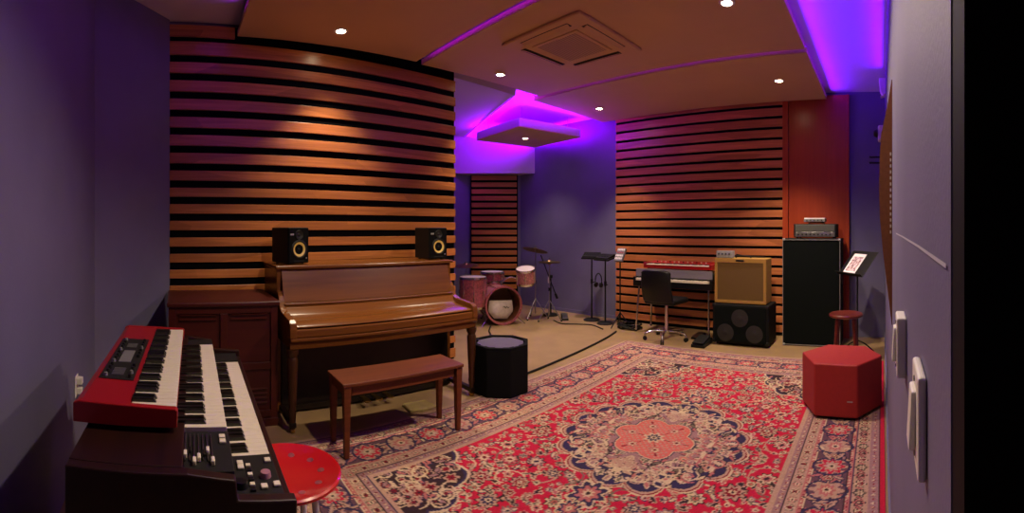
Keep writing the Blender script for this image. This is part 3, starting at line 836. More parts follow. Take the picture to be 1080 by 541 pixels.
t = thing('bass_amplifier_head', 'black amplifier head standing on the tall bass cabinet', 'amplifier', (-1.06, 5.34, 1.2805))
b = B(); box(b, 0.0, 0.52, 0.012, 0.28, 0.012, 0.175); obj('case', b, M_tolex, t, bevel=0.006)
b = B(); box(b, 0.02, 0.50, 0.0, 0.0115, 0.085, 0.165); obj('upper_panel', b, plain('olive_grey_panel', (0.055, 0.055, 0.042, 1), 0.5), t, bevel=0.003)
b = B(); box(b, 0.02, 0.50, 0.0, 0.0115, 0.02, 0.078); pn = obj('control_panel', b, M_steel, t, bevel=0.002)
for k in range(9):
    b = B(); cyl(b, (0.06+k*0.048, -0.001, 0.048), (0.06+k*0.048, -0.016, 0.048), 0.010, 0.008, 14); obj('knob', fix(b), M_black, pn)
b = B(); tube(b, [(0.16, 0.15, 0.176), (0.17, 0.15, 0.19), (0.35, 0.15, 0.19), (0.36, 0.15, 0.176)], 0.008, 8); obj('handle', b, M_rubber, t)
b = B()
for x in (0.04, 0.48):
    for y in (0.04, 0.25): cyl(b, (x, y, 0), (x, y, 0.0125), 0.014, seg=12)
each('rubber_foot', b, M_rubber, t)

t = thing('effects_unit', 'small pale effects unit on top of the bass amplifier head', 'effects unit', (-0.945, 5.40, 1.4765))
b = B(); box(b, 0, 0.26, 0.0, 0.16, 0.004, 0.04); obj('case', b, M_grey, t, bevel=0.004)
b = B(); box(b, 0.004, 0.256, 0.004, 0.156, 0.0405, 0.052); obj('pale_top', b, M_paper, t, bevel=0.003)
for k in range(5):
    b = B(); cyl(b, (0.04+k*0.045, 0.0, 0.024), (0.04+k*0.045, -0.012, 0.024), 0.008, seg=12); obj('knob', fix(b), M_black, t)
b = B()
for x in (0.03, 0.23):
    for y in (0.03, 0.13): cyl(b, (x, y, 0), (x, y, 0.0045), 0.009, seg=10)
each('rubber_foot', b, M_rubber, t)

t = thing('speaker_cabinet', 'black four-cone speaker cabinet under the tan tweed amplifier', 'amplifier cabinet', (-2.00, 5.05, 0))
b = B(); box(b, 0, 0.70, 0.02, 0.40, 0.03, 0.495); obj('case', b, M_tolex, t, bevel=0.012)
b = B(); box(b, 0.03, 0.67, 0.008, 0.0195, 0.055, 0.47); obj('grille', b, M_grille_dark, t, bevel=0.003)
for x, z in ((0.17, 0.16), (0.35, 0.34), (0.53, 0.16), (0.35, 0.13)):
    if (x, z) == (0.35, 0.13): continue
    b = B(); lathe(b, [(0.10, 0.0), (0.105, 0.004), (0.085, 0.006), (0.04, 0.001), (0.03, 0.004), (0, 0.006)], 28, T(x, 0.0078, z) @ rot('X', 90)); obj('cone', fix(b), M_grey if False else plain('cone_grey', (0.0095, 0.009, 0.0095, 1), 0.6), t, smooth=True)
for x in (0.0, 0.66):
    for z in (0.03, 0.455):
        b = B(); box(b, x-0.003, x+0.043, 0.012, 0.06, z-0.003, z+0.043); each('corner_guard', b, M_black, t, bevel=0.010)
for x in (0.05, 0.65):
    for y in (0.06, 0.36):
        b = B(); cyl(b, (x-0.012, y, 0.016), (x+0.012, y, 0.016), 0.016, seg=14); obj('caster', fix(b), M_rubber, t)

t = thing('tweed_amplifier', 'tan tweed guitar amplifier stacked on a black speaker cabinet', 'amplifier', (-1.985, 5.09, 0.4962))
b = B(); box(b, 0, 0.645, 0.025, 0.275, 0.01, 0.545); obj('case', b, M_tweed, t, bevel=0.010)
b = B()
box(b, 0.0, 0.645, 0.008, 0.0245, 0.01, 0.045); box(b, 0.0, 0.645, 0.008, 0.0245, 0.495, 0.545)
box(b, 0.0, 0.035, 0.008, 0.0245, 0.0455, 0.4945); box(b, 0.61, 0.645, 0.008, 0.0245, 0.0455, 0.4945)
obj('front_frame', b, M_tweed, t, bevel=0.003)
b = B(); box(b, 0.036, 0.609, 0.014, 0.0243, 0.046, 0.494); obj('grille_cloth', b, M_tweed_grille, t)
b = B(); box(b, 0.27, 0.375, 0.004, 0.0078, 0.508, 0.53); obj('badge', b, M_black, t, bevel=0.002)
b = B(); tube(b, smooth_path([(0.23, 0.14, 0.545), (0.25, 0.14, 0.567), (0.40, 0.14, 0.567), (0.42, 0.14, 0.545)], 5), 0.009, 8); obj('handle', b, M_rubber, t, smooth=True)
b = B()
for x in (0.05, 0.595):
    for y in (0.06, 0.24): cyl(b, (x, y, 0), (x, y, 0.0105), 0.014, seg=10)
each('rubber_foot', b, M_rubber, t)

t = thing('preamp_box', 'small grey metal preamp box on top of the tweed amplifier', 'effects unit', (-1.975, 5.13, 1.0422))
b = B(); box(b, 0.0, 0.21, 0, 0.09, 0.004, 0.085); obj('case', b, plain('hammered_grey', (0.24, 0.23, 0.23, 1), 0.5, noise=0.2, nscale=60), t, bevel=0.005)
for k in range(4):
    b = B(); cyl(b, (0.035+k*0.045, 0, 0.05), (0.035+k*0.045, -0.014, 0.05), 0.009, seg=12); obj('knob', fix(b), M_greydark, t)
b = B()
for x in (0.02, 0.19):
    for y in (0.02, 0.07): cyl(b, (x, y, 0), (x, y, 0.0045), 0.008, seg=10)
each('rubber_foot', b, M_rubber, t)
b = B(); tube(b, smooth_path([(-1.75, 5.22, 1.085), (-1.70, 5.28, 1.070), (-1.60, 5.33, 1.058), (-1.50, 5.34, 1.052), (-1.42, 5.34, 1.0505)], 8), 0.006, 8)
tag(obj('signal_cable', b, M_rubber, None, smooth=True), 'black signal cable trailing over the top of the tweed amplifier', 'cable')

# ------------------------------------------------------------------ electric piano with red keyboard on top
t = thing('electric_piano', 'electric piano with silver rail and chrome legs before the far slat wall', 'electric piano', (-3.23, 5.24, 0))
b = B(); box(b, 0.0, 1.16, 0.06, 0.46, 0.62, 0.83); obj('case', b, M_black, t, bevel=0.02, seg=3)
b = B(); box(b, 0.0, 1.16, 0.0, 0.059, 0.62, 0.70); obj('key_bed', b, M_black, t, bevel=0.005)
for x in (0.0, 1.12):
    b = B(); box(b, x, x+0.04, 0.0, 0.0595, 0.7005, 0.745); obj('key_block', b, M_black, t, bevel=0.006)
b = B()
for k in range(25): box(b, 0.049+k*0.0425, 0.049+(k+1)*0.0425-0.0012, -0.006, 0.058, 0.7005, 0.732)
each('white_key', b, M_ivory, t, bevel=0.002)
b = B(); box(b, 0.02, 1.14, 0.048, 0.0585, 0.750, 0.855); nr = obj('name_rail', b, plain('silver_grey_rail', (0.27, 0.24, 0.28, 1), 0.4, metal=0.4), t, bevel=0.003)
for k in range(4):
    b = B(); cyl(b, (0.12+k*0.05, 0.047, 0.80), (0.12+k*0.05, 0.032, 0.80), 0.012, seg=14); obj('knob', fix(b), M_black, nr)
b = B()
for k in range(25):
    if k % 7 in (2, 6): continue
    x = 0.055+k*0.0425+0.021; box(b, x-0.008, x+0.008, 0.018, 0.047, 0.7325, 0.745)
each('black_key', b, M_ebony, t)
for x, y, dx, dy in ((0.07, 0.05, -0.03, -0.04), (1.09, 0.05, 0.02, -0.04), (0.07, 0.40, -0.03, 0.03), (1.09, 0.40, 0.05, 0.03)):
    b = B(); cyl(b, (x+dx, y+dy, 0.015), (x, y, 0.6195), 0.013, seg=12); lg = obj('leg', fix(b), M_chrome, t, smooth=True)
    b = B(); cyl(b, (x+dx, y+dy, 0.0), (x+dx, y+dy, 0.02), 0.016, seg=12); each('rubber_foot', fix(b), M_rubber, lg)
t = thing('stage_keyboard', 'red stage keyboard on top of the electric piano at the far wall', 'keyboard', (-3.10, 5.30, 0.8555))
b = B(); box(b, 0, 1.0, 0.0, 0.28, 0.012, 0.055); obj('body', b, M_red, t, bevel=0.005)
b = B(); prism(b, [(0.10, 0.0555), (0.10, 0.075), (0.27, 0.098), (0.278, 0.0555)], 0.03, 0.97, M_YZ); cp = obj('control_panel', fix(b), M_red, t)
b = B()
for k in range(34): box(b, 0.05+k*0.0265, 0.05+(k+1)*0.0265-0.001, -0.004, 0.098, 0.0555, 0.068)
each('white_key', b, M_ivory, t, bevel=0.002)
b = B()
for k in range(34):
    if k % 7 in (2, 6): continue
    x = 0.055+k*0.0265+0.013; box(b, x-0.006, x+0.006, 0.04, 0.098, 0.0685, 0.078)
each('black_key', b, M_ebony, t)
for x in (0.0, 0.965):
    b = B(); box(b, x, x+0.035, -0.006, 0.286, 0.0555, 0.085); obj('end_cap', b, M_red, t, bevel=0.006)
for k in range(12):
    b = B(); lathe(b, [(0.009, 0), (0.008, 0.014), (0, 0.015)], 12, T(0.12+k*0.066, 0.18, 0.0856)); obj('knob', fix(b), (M_ivory, M_black)[k % 3 == 0], cp)
b = B()
for x in (0.06, 0.94):
    for y in (0.03, 0.22): cyl(b, (x, y, -0.0), (x, y, 0.0125), 0.012, seg=10)
each('rubber_foot', b, M_rubber, t)

# ------------------------------------------------------------------ swivel chair
t = thing('swivel_chair', 'black low-backed swivel chair with chrome base at the electric piano', 'chair', (-2.615, 5.05, 0), math.radians(-4))
b = B(); box(b, -0.22, 0.22, -0.20, 0.20, 0.46, 0.53); obj('seat', b, M_black, t, bevel=0.03, seg=3)
b = B()
n = 9
for (z0, z1) in ((0.50, 0.90),):
    grid = []
    for j in range(7):
        v_ = j/6; z = z0+(z1-z0)*v_
        row = []
        for i in range(n+1):
            u = -1+2*i/n
            hw = 0.215-0.012*v_
            row.append((u*hw, -0.215-0.06*v_+0.05*u*u-0.03*math.sin(v_*PI), z-0.03*(abs(u)**4)*v_))
        grid.append(row)
    F_ = [[b.verts.new(p) for p in r] for r in grid]
    K_ = [[b.verts.new((p[0], p[1]-0.045, p[2])) for p in r] for r in grid]
    for j in range(6):
        for i in range(n):
            b.faces.new((F_[j][i], F_[j][i+1], F_[j+1][i+1], F_[j+1][i])); b.faces.new((K_[j][i], K_[j+1][i], K_[j+1][i+1], K_[j][i+1]))
    for j in range(6):
        b.faces.new((F_[j][0], F_[j+1][0], K_[j+1][0], K_[j][0])); b.faces.new((F_[j][n], K_[j][n], K_[j+1][n], F_[j+1][n]))
    for i in range(n):
        b.faces.new((F_[0][i], K_[0][i], K_[0][i+1], F_[0][i+1])); b.faces.new((F_[6][i], F_[6][i+1], K_[6][i+1], K_[6][i]))
obj('backrest', fix(b), M_black, t, smooth=True, bevel=0.012, seg=2)
b = B(); cyl(b, (0, 0, 0.09), (0, 0, 0.459), 0.024, 0.020, 16); obj('gas_lift', fix(b), M_chrome, t, smooth=True)
b = B(); lathe(b, [(0, 0.075), (0.04, 0.08), (0.045, 0.12), (0.0, 0.13)], 18); hub = obj('hub', fix(b), M_chrome, t, smooth=True)
for k in range(5):
    a = 2*PI*k/5 - PI/2 + 0.35
    c, s = math.cos(a), math.sin(a)
    b = B(); tube(b, smooth_path([(0.03*c, 0.03*s, 0.105), (0.15*c, 0.15*s, 0.115), (0.25*c, 0.25*s, 0.09), (0.275*c, 0.275*s, 0.058)], 5), 0.014, 10)
    lg = obj('base_arm', b, M_chrome, t, smooth=True)
    b = B()
    for o_ in (-0.013, 0.013):
        cyl(b, (0.275*c-s*(o_-0.006), 0.275*s+c*(o_-0.006), 0.026), (0.275*c-s*(o_+0.006), 0.275*s+c*(o_+0.006), 0.026), 0.026, seg=16)
    obj('caster', fix(b), M_rubber, lg, smooth=True)

# foot pedals by the chair
t = thing('sustain_pedal', 'chunky black foot pedal on the floor right of the swivel chair', 'foot pedal', (-2.10, 4.84, 0), math.radians(2))
b = B(); prism(b, [(0.0, 0.0), (0.0, 0.035), (0.28, 0.07), (0.30, 0.0)], -0.085, 0.085, M_YZ); obj('base', fix(b), M_black, t, bevel=0.006)
b = B(); prism(b, [(0.0, 0.05), (0.0, 0.062), (0.27, 0.098), (0.27, 0.076)], -0.07, 0.07, M_YZ); obj('treadle', fix(b), M_rubber, t, bevel=0.004)
t = thing('expression_pedal', 'flat black foot pedal on the floor under the electric piano', 'foot pedal', (-2.30, 5.20, 0), math.radians(-6))
b = B(); prism(b, [(0.0, 0.0), (0.0, 0.02), (0.22, 0.05), (0.23, 0.0)], -0.05, 0.05, M_YZ); obj('base', fix(b), M_black, t, bevel=0.004)
b = B(); prism(b, [(0.0, 0.024), (0.0, 0.03), (0.2, 0.058), (0.2, 0.052)], -0.04, 0.04, M_YZ); obj('treadle', fix(b), M_steel, t, bevel=0.002)

# ------------------------------------------------------------------ round stool and music stand
t = thing('round_stool', 'dark red round wooden stool behind the red pouf', 'stool', (-0.33, 4.16, 0.0105))
b = B(); lathe(b, [(0, 0.575), (0.145, 0.575), (0.158, 0.582), (0.158, 0.598), (0.148, 0.606), (0.10, 0.602), (0, 0.600)], 40); obj('seat', fix(b), M_darkred, t, smooth=True)
for k in range(4):
    a = PI/4+k*PI/2; c, s = math.cos(a), math.sin(a)
    b = B(); cyl(b, (0.155*c, 0.155*s, 0.0), (0.105*c, 0.105*s, 0.5745), 0.014, 0.018, 14); obj('leg', fix(b), M_darkred, t, smooth=True)
for k in range(4):
    a = PI/4+k*PI/2; a2 = a+PI/2; r = 0.140 if k % 2 else 0.133; z = 0.18 if k % 2 else 0.26
    b = B(); cyl(b, (r*math.cos(a), r*math.sin(a), z), (r*math.cos(a2), r*math.sin(a2), z), 0.009, seg=10); obj('rung', fix(b), M_darkred, t, smooth=True)

t = thing('music_stand', 'black music stand with tilted desk by the right wall', 'music stand', (-0.27, 4.98, 0.0), 0)
ang = math.atan2(-0.65, -0.76)          # the way the desk faces
b = B(); cyl(b, (0, 0, 0.10), (0, 0, 0.98), 0.010, seg=12); obj('pole', fix(b), M_black, t, smooth=True)
for k in range(3):
    a = 2*PI*k/3 + 2.6; c, s = math.cos(a), math.sin(a)
    b = B(); tube(b, smooth_path([(0.008*c, 0.008*s, 0.16), (0.10*c, 0.10*s, 0.11), (0.205*c, 0.205*s, 0.015)], 5), 0.008, 8); obj('leg', b, M_black, t, smooth=True)
MD = T(-0.0, 0.0, 1.03) @ Matrix.Rotation(ang, 4, 'Z') @ rot('Y', -41)     # local x: facing normal, y: across, z: up the desk
b = B(); box(b, -0.028, -0.022, -0.24, 0.21, -0.17, 0.17, MD); dk = obj('desk', b, M_black, t, bevel=0.004)
b = B(); box(b, -0.0215, 0.03, -0.24, 0.21, -0.175, -0.168, MD); obj('lip', b, M_black, dk)
b = B(); box(b, -0.045, -0.0285, -0.03, 0.03, -0.06, 0.06, MD); obj('clamp', b, M_black, dk)
# printed sheet lying on the desk
pm, nt, pr = new_mat('printed_paper')
tc = nt.nodes.new('ShaderNodeTexCoord'); n = nt.nodes.new('ShaderNodeTexNoise'); n.inputs['Scale'].default_value = 34; n.inputs['Detail'].default_value = 3
r = nt.nodes.new('ShaderNodeValToRGB'); r.color_ramp.elements[0].position = 0.42; r.color_ramp.elements[1].position = 0.58
r.color_ramp.elements[0].color = (0.22, 0.13, 0.15, 1); r.color_ramp.elements[1].color = (0.70, 0.52, 0.54, 1)
nt.links.new(tc.outputs['Object'], n.inputs['Vector']); nt.links.new(n.outputs['Fac'], r.inputs['Fac']); nt.links.new(r.outputs['Color'], pr.inputs['Base Color'])
pr.inputs['Roughness'].default_value = 0.7
MS = T(-0.27, 4.98, 0) @ MD
t = thing('sheet_music', 'white sheet with a printed picture on the black music stand', 'paper', MS @ Vector((-0.02, 0, -0.167)))
MP = Matrix.Translation(-Vector(t.location)) @ MS
b = B(); box(b, -0.0205, -0.0195, -0.170, 0.050, -0.167, 0.125, MP); obj('page', b, M_paper, t)
b = B(); box(b, -0.0192, -0.0188, -0.147, 0.027, -0.115, 0.085, MP); obj('printed_picture', b, pm, t)

# ------------------------------------------------------------------ drum kit in the recess
def drum(name, label, cat, loc, r, h, mat, M=None, legs=0, rz=0, group=None, hoopmat=None, lugs=8):
    t = thing(name, label, cat, loc, rz, group)
    M = M or Matrix.Identity(4)
    b = B(); lathe(b, [(r-0.006, 0.01), (r, 0.01), (r, h-0.01), (r-0.006, h-0.01)], 40, M); obj('shell', fix(b), mat, t, smooth=True)
    for z, nm in ((h-0.004, 'top_head'), (0.004, 'bottom_head')):
        b = B(); lathe(b, [(0, z-0.003), (r-0.004, z-0.003), (r-0.002, z), (r-0.004, z+0.003), (0, z+0.003)], 40, M); obj(nm, fix(b), M_skin, t, smooth=True)
    for z0, z1 in ((h-0.024, h+0.008), (-0.008, 0.024)):
        b = B(); lathe(b, [(r+0.002, z0), (r+0.012, z0), (r+0.012, z1), (r+0.002, z1), (r+0.002, z0)], 40, M); obj('hoop', fix(b), hoopmat or M_chrome, t, smooth=True)
    for k in range(lugs):
        a = 2*PI*k/lugs + 0.2
        b = B(); x, y = (r+0.009)*math.cos(a), (r+0.009)*math.sin(a)
        cyl(b, M @ Vector((x, y, 0.03)), M @ Vector((x, y, h-0.03)), 0.004, seg=6)
        lathe(b, [(0, h*0.5-0.03), (0.009, h*0.5-0.03), (0.009, h*0.5+0.03), (0, h*0.5+0.03)], 8, M @ T(x, y, 0)); obj('lug', fix(b), M_chrome, t)
    return t
# bass drum, front towards the room, open with a pillow inside
BD = (-4.86, 4.36)
nrm = math.radians(-24)
t = thing('bass_drum', 'pink bass drum with open amber front and pillow inside', 'drum', (BD[0], BD[1], 0), nrm)
MB_ = T(0, 0, 0.285) @ rot('Y', 90)          # drum axis becomes +x, front at x=0
b = B(); lathe(b, [(0.252, -0.40), (0.26, -0.40), (0.26, 0.0), (0.252, 0.0), (0.252, -0.40)], 48, MB_); obj('shell', fix(b), M_pink, t, smooth=True)
b = B(); lathe(b, [(0.251, -0.39), (0.251, -0.004)], 48, MB_); obj('inner_shell', b, M_amber, t, smooth=True)
b = B(); lathe(b, [(0, -0.404), (0.256, -0.404), (0.256, -0.401), (0, -0.401)], 40, MB_); obj('batter_head', fix(b), M_amber, t)
for x0 in (-0.425, -0.018):
    b = B(); lathe(b, [(0.262, x0), (0.280, x0), (0.280, x0+0.04), (0.262, x0+0.04), (0.262, x0)], 48, MB_); obj('hoop', fix(b), M_pinkdeep, t, smooth=True)
for k in range(8):
    a = 2*PI*k/8+0.39; y, z = 0.272*math.cos(a), 0.285+0.272*math.sin(a)
    b = B(); cyl(b, (-0.40, y, z), (0.01, y, z), 0.005, seg=8); obj('tension_rod', fix(b), M_chrome, t)
for s in (-1, 1):
    b = B(); cyl(b, (-0.10, s*0.20, 0.12), (0.02, s*0.33, 0.0), 0.008, seg=8); obj('spur', fix(b), M_chrome, t)
# pillow with a scribble, standing in the shell
t = thing('pillow', 'pale pillow with dark scribble inside the bass drum', 'pillow', (BD[0], BD[1], 0.0), nrm)
b = B()
nx, nz = 12, 8
G = {}
for side in (0, 1):
    for i in range(nx+1):
        for j in range(nz+1):
            u, v_ = -1+2*i/nx, -1+2*j/nz
            puff = 0.05*max(0, (1-u**4)*(1-v_**4))
            y = -0.015+u*(0.098+0.092*min(1, (v_+1)/0.8) - 0.015*max(0, v_)); z = 0.21+v_*0.135+0.02*u*(-0.3)
            k_ = (side, i, j) if not (i in (0, nx) or j in (0, nz)) else (0, i, j)
            if k_ not in G: G[k_] = b.verts.new((-0.09+(puff if side == 0 else -puff), y, z))
            G[(side, i, j)] = G[k_]
for side in (0, 1):
    for i in range(nx):
        for j in range(nz):
            q = [G[(side, i, j)], G[(side, i+1, j)], G[(side, i+1, j+1)], G[(side, i, j+1)]]
            try: b.faces.new(q if side == 0 else q[::-1])
            except ValueError: pass
obj('cushion', fix(b), M_pillow, t, smooth=True)
b = B(); tube(b, smooth_path([(-0.036, 0.00, 0.25), (-0.034, 0.025, 0.265), (-0.034, 0.04, 0.235), (-0.034, 0.06, 0.262), (-0.034, 0.08, 0.24), (-0.038, 0.10, 0.255)], 4), 0.004, 6); obj('scribble', b, M_rubber, t)

drum('floor_tom', 'rose sparkle floor tom on legs left of the bass drum', 'drum', (-5.20, 4.06, 0.25), 0.195, 0.44, M_pinkdeep)
ft = bpy.data.objects['floor_tom']
for k in range(3):
    a = 2*PI*k/3-0.6; c, s = math.cos(a), math.sin(a)
    b = B(); tube(b, [(0.216*c, 0.216*s, 0.16), (0.216*c, 0.216*s, -0.16), (0.235*c, 0.235*s, -0.24)], 0.007, 8); lg = obj('leg', b, M_chrome, ft, smooth=True)
    b = B(); cyl(b, (0.235*c, 0.235*s, -0.25), (0.235*c, 0.235*s, -0.225), 0.013, seg=10); each('rubber_foot', fix(b), M_rubber, lg)

def drum_stand(loc, h, label, rad=0.22, name='snare_stand', top=0.1):
    t = thing(name, label, 'drum stand', loc, 0.5)
    b = B(); cyl(b, (0, 0, 0.08), (0, 0, h), 0.011, seg=12); obj('pole', fix(b), M_chrome, t, smooth=True)
    for k in range(3):
        a = 2*PI*k/3; c, s = math.cos(a), math.sin(a)
        b = B(); cyl(b, (0.01*c, 0.01*s, 0.24), (rad*c, rad*s, 0.012), 0.007, seg=8); cyl(b, (0.01*c, 0.01*s, 0.10), (rad*0.6*c, rad*0.6*s, 0.105), 0.005, seg=6); lg = obj('leg', fix(b), M_chrome, t, smooth=True)
        b = B(); cyl(b, (rad*c, rad*s, 0), (rad*c, rad*s, 0.02), 0.013, seg=10); each('rubber_foot', fix(b), M_rubber, lg)
    return t
t = drum_stand((-5.42, 4.62, 0), 0.50, 'chrome stand under the snare drum behind the bass drum')
for k in range(3):
    a = 2*PI*k/3; c, s = math.cos(a), math.sin(a)
    b = B(); tube(b, [(0.01*c, 0.01*s, 0.49), (0.12*c, 0.12*s, 0.535), (0.150*c, 0.150*s, 0.555)], 0.007, 8); obj('basket_arm', b, M_chrome, t)
drum('snare_drum', 'pale-headed snare drum on a stand behind the bass drum', 'drum', (-5.42, 4.62, 0.566), 0.178, 0.15, M_pinkdeep)
# rack tom held by an arm on the bass drum
Mt = rot('X', 12) @ rot('Y', 8)
t = drum('rack_tom', 'small pink sparkle rack tom above the right of the bass drum', 'drum', (-4.70, 4.66, 0.60), 0.135, 0.22, M_pink, M=Mt, lugs=6)
b = B(); tube(b, smooth_path([(-0.13, -0.06, 0.06), (-0.2, -0.14, 0.08), (-0.27, -0.22, 0.02), (-0.285, -0.24, -0.042)], 5), 0.011, 8); obj('mount_arm', b, M_chrome, t, smooth=True)

def cymbal_stand(loc, h, r, tx, ty, label, hat=False, group='cymbals on stands'):
    t = thing('cymbal_stand' if not hat else 'hi_hat', label, 'cymbal', loc, random.random()*2, group)
    b = B(); cyl(b, (0, 0, 0.08), (0, 0, h+0.05), 0.010, 0.006, 12); obj('pole', fix(b), M_steel, t, smooth=True)
    b = B(); cyl(b, (0, 0, h*0.5), (0, 0, h*0.5+0.05), 0.018, seg=12); obj('collar', fix(b), M_black, t)
    for k in range(3):
        a = 2*PI*k/3; c, s = math.cos(a), math.sin(a)
        b = B(); cyl(b, (0.01*c, 0.01*s, 0.30), (0.20*c, 0.20*s, 0.012), 0.008, seg=8); lg = obj('leg', fix(b), M_steel, t, smooth=True)
        b = B(); cyl(b, (0.20*c, 0.20*s, 0), (0.20*c, 0.20*s, 0.022), 0.014, seg=10); each('rubber_foot', fix(b), M_rubber, lg)
    for q in range(2 if hat else 1):
        b = B(); M = T(0, 0, h-q*0.03) @ rot('X', tx) @ rot('Y', ty) @ (rot('X', 180) if q else Matrix.Identity(4))
        lathe(b, [(0.005, 0.022), (0.025, 0.018), (0.038, 0.004), (0.10, -0.004), (r, -0.020), (r, -0.022), (0.10, -0.006), (0.036, 0.001), (0.005, 0.018)], 40, M)
        obj('cymbal', fix(b), M_cymbal, t, smooth=True)
    b = B(); cyl(b, (0, 0, h+0.03), (0, 0, h+0.06), 0.009, seg=8); obj('wing_nut', fix(b), M_steel, t)
    return t
cymbal_stand((-4.88, 5.04, 0), 1.08, 0.20, -14, 10, 'higher bronze cymbal on a stand right of the drums')
cymbal_stand((-4.62, 5.08, 0), 0.90, 0.165, 0, 0, 'level hi-hat pair on a stand below the high cymbal', hat=True)
cymbal_stand((-5.62, 4.25, 0), 0.84, 0.20, 5, -4, 'low bronze cymbal half hidden behind the floor tom')

# boom stand with heavy round base
t = thing('boom_stand', 'black boom microphone stand with round base right of the drums', 'microphone stand', (-4.88, 5.40, 0))
b = B(); lathe(b, [(0, 0), (0.13, 0), (0.13, 0.015), (0.10, 0.028), (0.02, 0.035), (0, 0.035)], 32); obj('base', fix(b), M_black, t, smooth=True)
b = B(); cyl(b, (0, 0, 0.035), (0, 0, 0.62), 0.011, seg=12); obj('pole', fix(b), M_black, t, smooth=True)
b = B(); cyl(b, (-0.12, -0.11, 0.97), (0.075, 0.065, 0.28), 0.009, seg=10); obj('boom', fix(b), M_black, t, smooth=True)
b = B(); cyl(b, (0.055, 0.047, 0.35), (0.078, 0.068, 0.27), 0.020, seg=14); obj('counterweight', fix(b), M_black, t, smooth=True)
b = B(); box(b, -0.022, 0.022, -0.022, 0.022, 0.60, 0.65); obj('clutch', b, M_black, t, bevel=0.006)
t = thing('wall_outlet', 'pale outlet plate low on the far blue wall behind the boom stand', 'outlet', (-5.27, YF, 0.51))
b = B(); box(b, -0.036, 0.036, -0.007, -0.0005, -0.06, 0.06); obj('cover_plate', b, M_white_plastic, t, bevel=0.003)
b = B(); box(b, -0.016, 0.016, -0.009, -0.0065, 0.008, 0.04); box(b, -0.016, 0.016, -0.009, -0.0065, -0.04, -0.008); each('socket', b, M_ivory, t)

# ------------------------------------------------------------------ monitor mixer stands by the blue wall
def mixer_stand(x, y, h, label, rz, tilt=13):
    t = thing('mixer_stand', label, 'stand', (x, y, 0), rz, 'personal mixer stands')
    b = B(); lathe(b, [(0, 0), (0.125, 0), (0.125, 0.014), (0.10, 0.026), (0.02, 0.034), (0, 0.034)], 32); obj('base', fix(b), M_black, t, smooth=True)
    b = B(); cyl(b, (0, 0, 0.034), (0, 0, h-0.02), 0.013, 0.011, 12); pl = obj('pole', fix(b), M_black, t, smooth=True)
    b = B(); cyl(b, (0, 0, h*0.58), (0, 0, h*0.58+0.07), 0.020, seg=14); cyl(b, (0, 0, h*0.6), (0.045, 0, h*0.6), 0.008, seg=8); obj('clutch', fix(b), M_black, pl)
    M = T(0, 0, h) @ rot('X', tilt)
    b = B(); box(b, -0.145, 0.145, -0.10, 0.10, -0.012, 0.012, M); box(b, -0.03, 0.03, -0.03, 0.03, -0.035, -0.013, M); tr = obj('tray', b, M_black, t, bevel=0.005)
    b = B(); prism(b, [(-0.085, 0.0125), (-0.085, 0.03), (0.085, 0.05), (0.085, 0.0125)], -0.13, 0.13, M @ M_YZ); mx = obj('mixer', fix(b), M_black, t, bevel=0.004)
    b = B()
    for k in range(8):
        for q in range(2): lathe(b, [(0.006, 0), (0.005, 0.010), (0, 0.010)], 10, M @ T(-0.105+k*0.03, -0.03+q*0.06, 0.036+q*0.007))
    each('knob', fix(b), M_greydark, mx)
    return t
mixer_stand(-4.13, 5.50, 0.97, 'black mixer stand by the blue wall, farthest from the slat wall', math.radians(25))
mixer_stand(-3.82, 5.42, 0.96, 'black mixer stand with headphones beside the far slat wall edge', math.radians(-10))
t = thing('headphones', 'black headphones hanging from a mixer stand by the blue wall', 'headphones', (-3.875, 5.325, 0.66))
b = B(); tube(b, smooth_path([(-0.052, 0, -0.07), (-0.058, 0, -0.02), (-0.042, 0, 0.05), (0, 0, 0.085), (0.042, 0, 0.05), (0.058, 0, -0.02), (0.052, 0, -0.07)], 6), 0.009, 8); obj('headband', b, M_rubber, t, smooth=True)
for s in (-1, 1):
    b = B(); cyl(b, (s*0.030, 0, -0.085), (s*0.062, 0, -0.08), 0.040, 0.034, 20); obj('ear_cup', fix(b), M_black, t, bevel=0.006)
# pale mixer on its own slim stand
t = thing('mixer_stand', 'slim stand carrying a tilted pale mixer in front of the far slats', 'stand', (-3.50, 5.33, 0), math.radians(-8), 'personal mixer stands')
b = B(); cyl(b, (0, 0, 0.10), (0, 0, 0.99), 0.010, seg=12); obj('pole', fix(b), M_black, t, smooth=True)
for k in range(3):
    a = 2*PI*k/3+0.4; c, s = math.cos(a), math.sin(a)
    b = B(); cyl(b, (0.01*c, 0.01*s, 0.2), (0.17*c, 0.17*s, 0.01), 0.008, seg=8); obj('leg', fix(b), M_black, t)
M = T(0, 0, 1.03) @ rot('X', 62)
b = B(); box(b, -0.075, 0.075, -0.10, 0.10, -0.025, 0.008, M); mx = obj('mixer', b, M_grey, t, bevel=0.006)
for q in range(4):
    b = B(); y = -0.075+q*0.045
    for k in range(5): box(b, -0.062+k*0.027, -0.046+k*0.027, y, y+0.026, 0.0085, 0.014, M)
    each('button', b, (M_paper, M_pinkdeep)[q == 2], mx)
b = B(); box(b, -0.02, 0.02, -0.03, 0.03, -0.05, -0.026, M); obj('bracket', b, M_black, t)

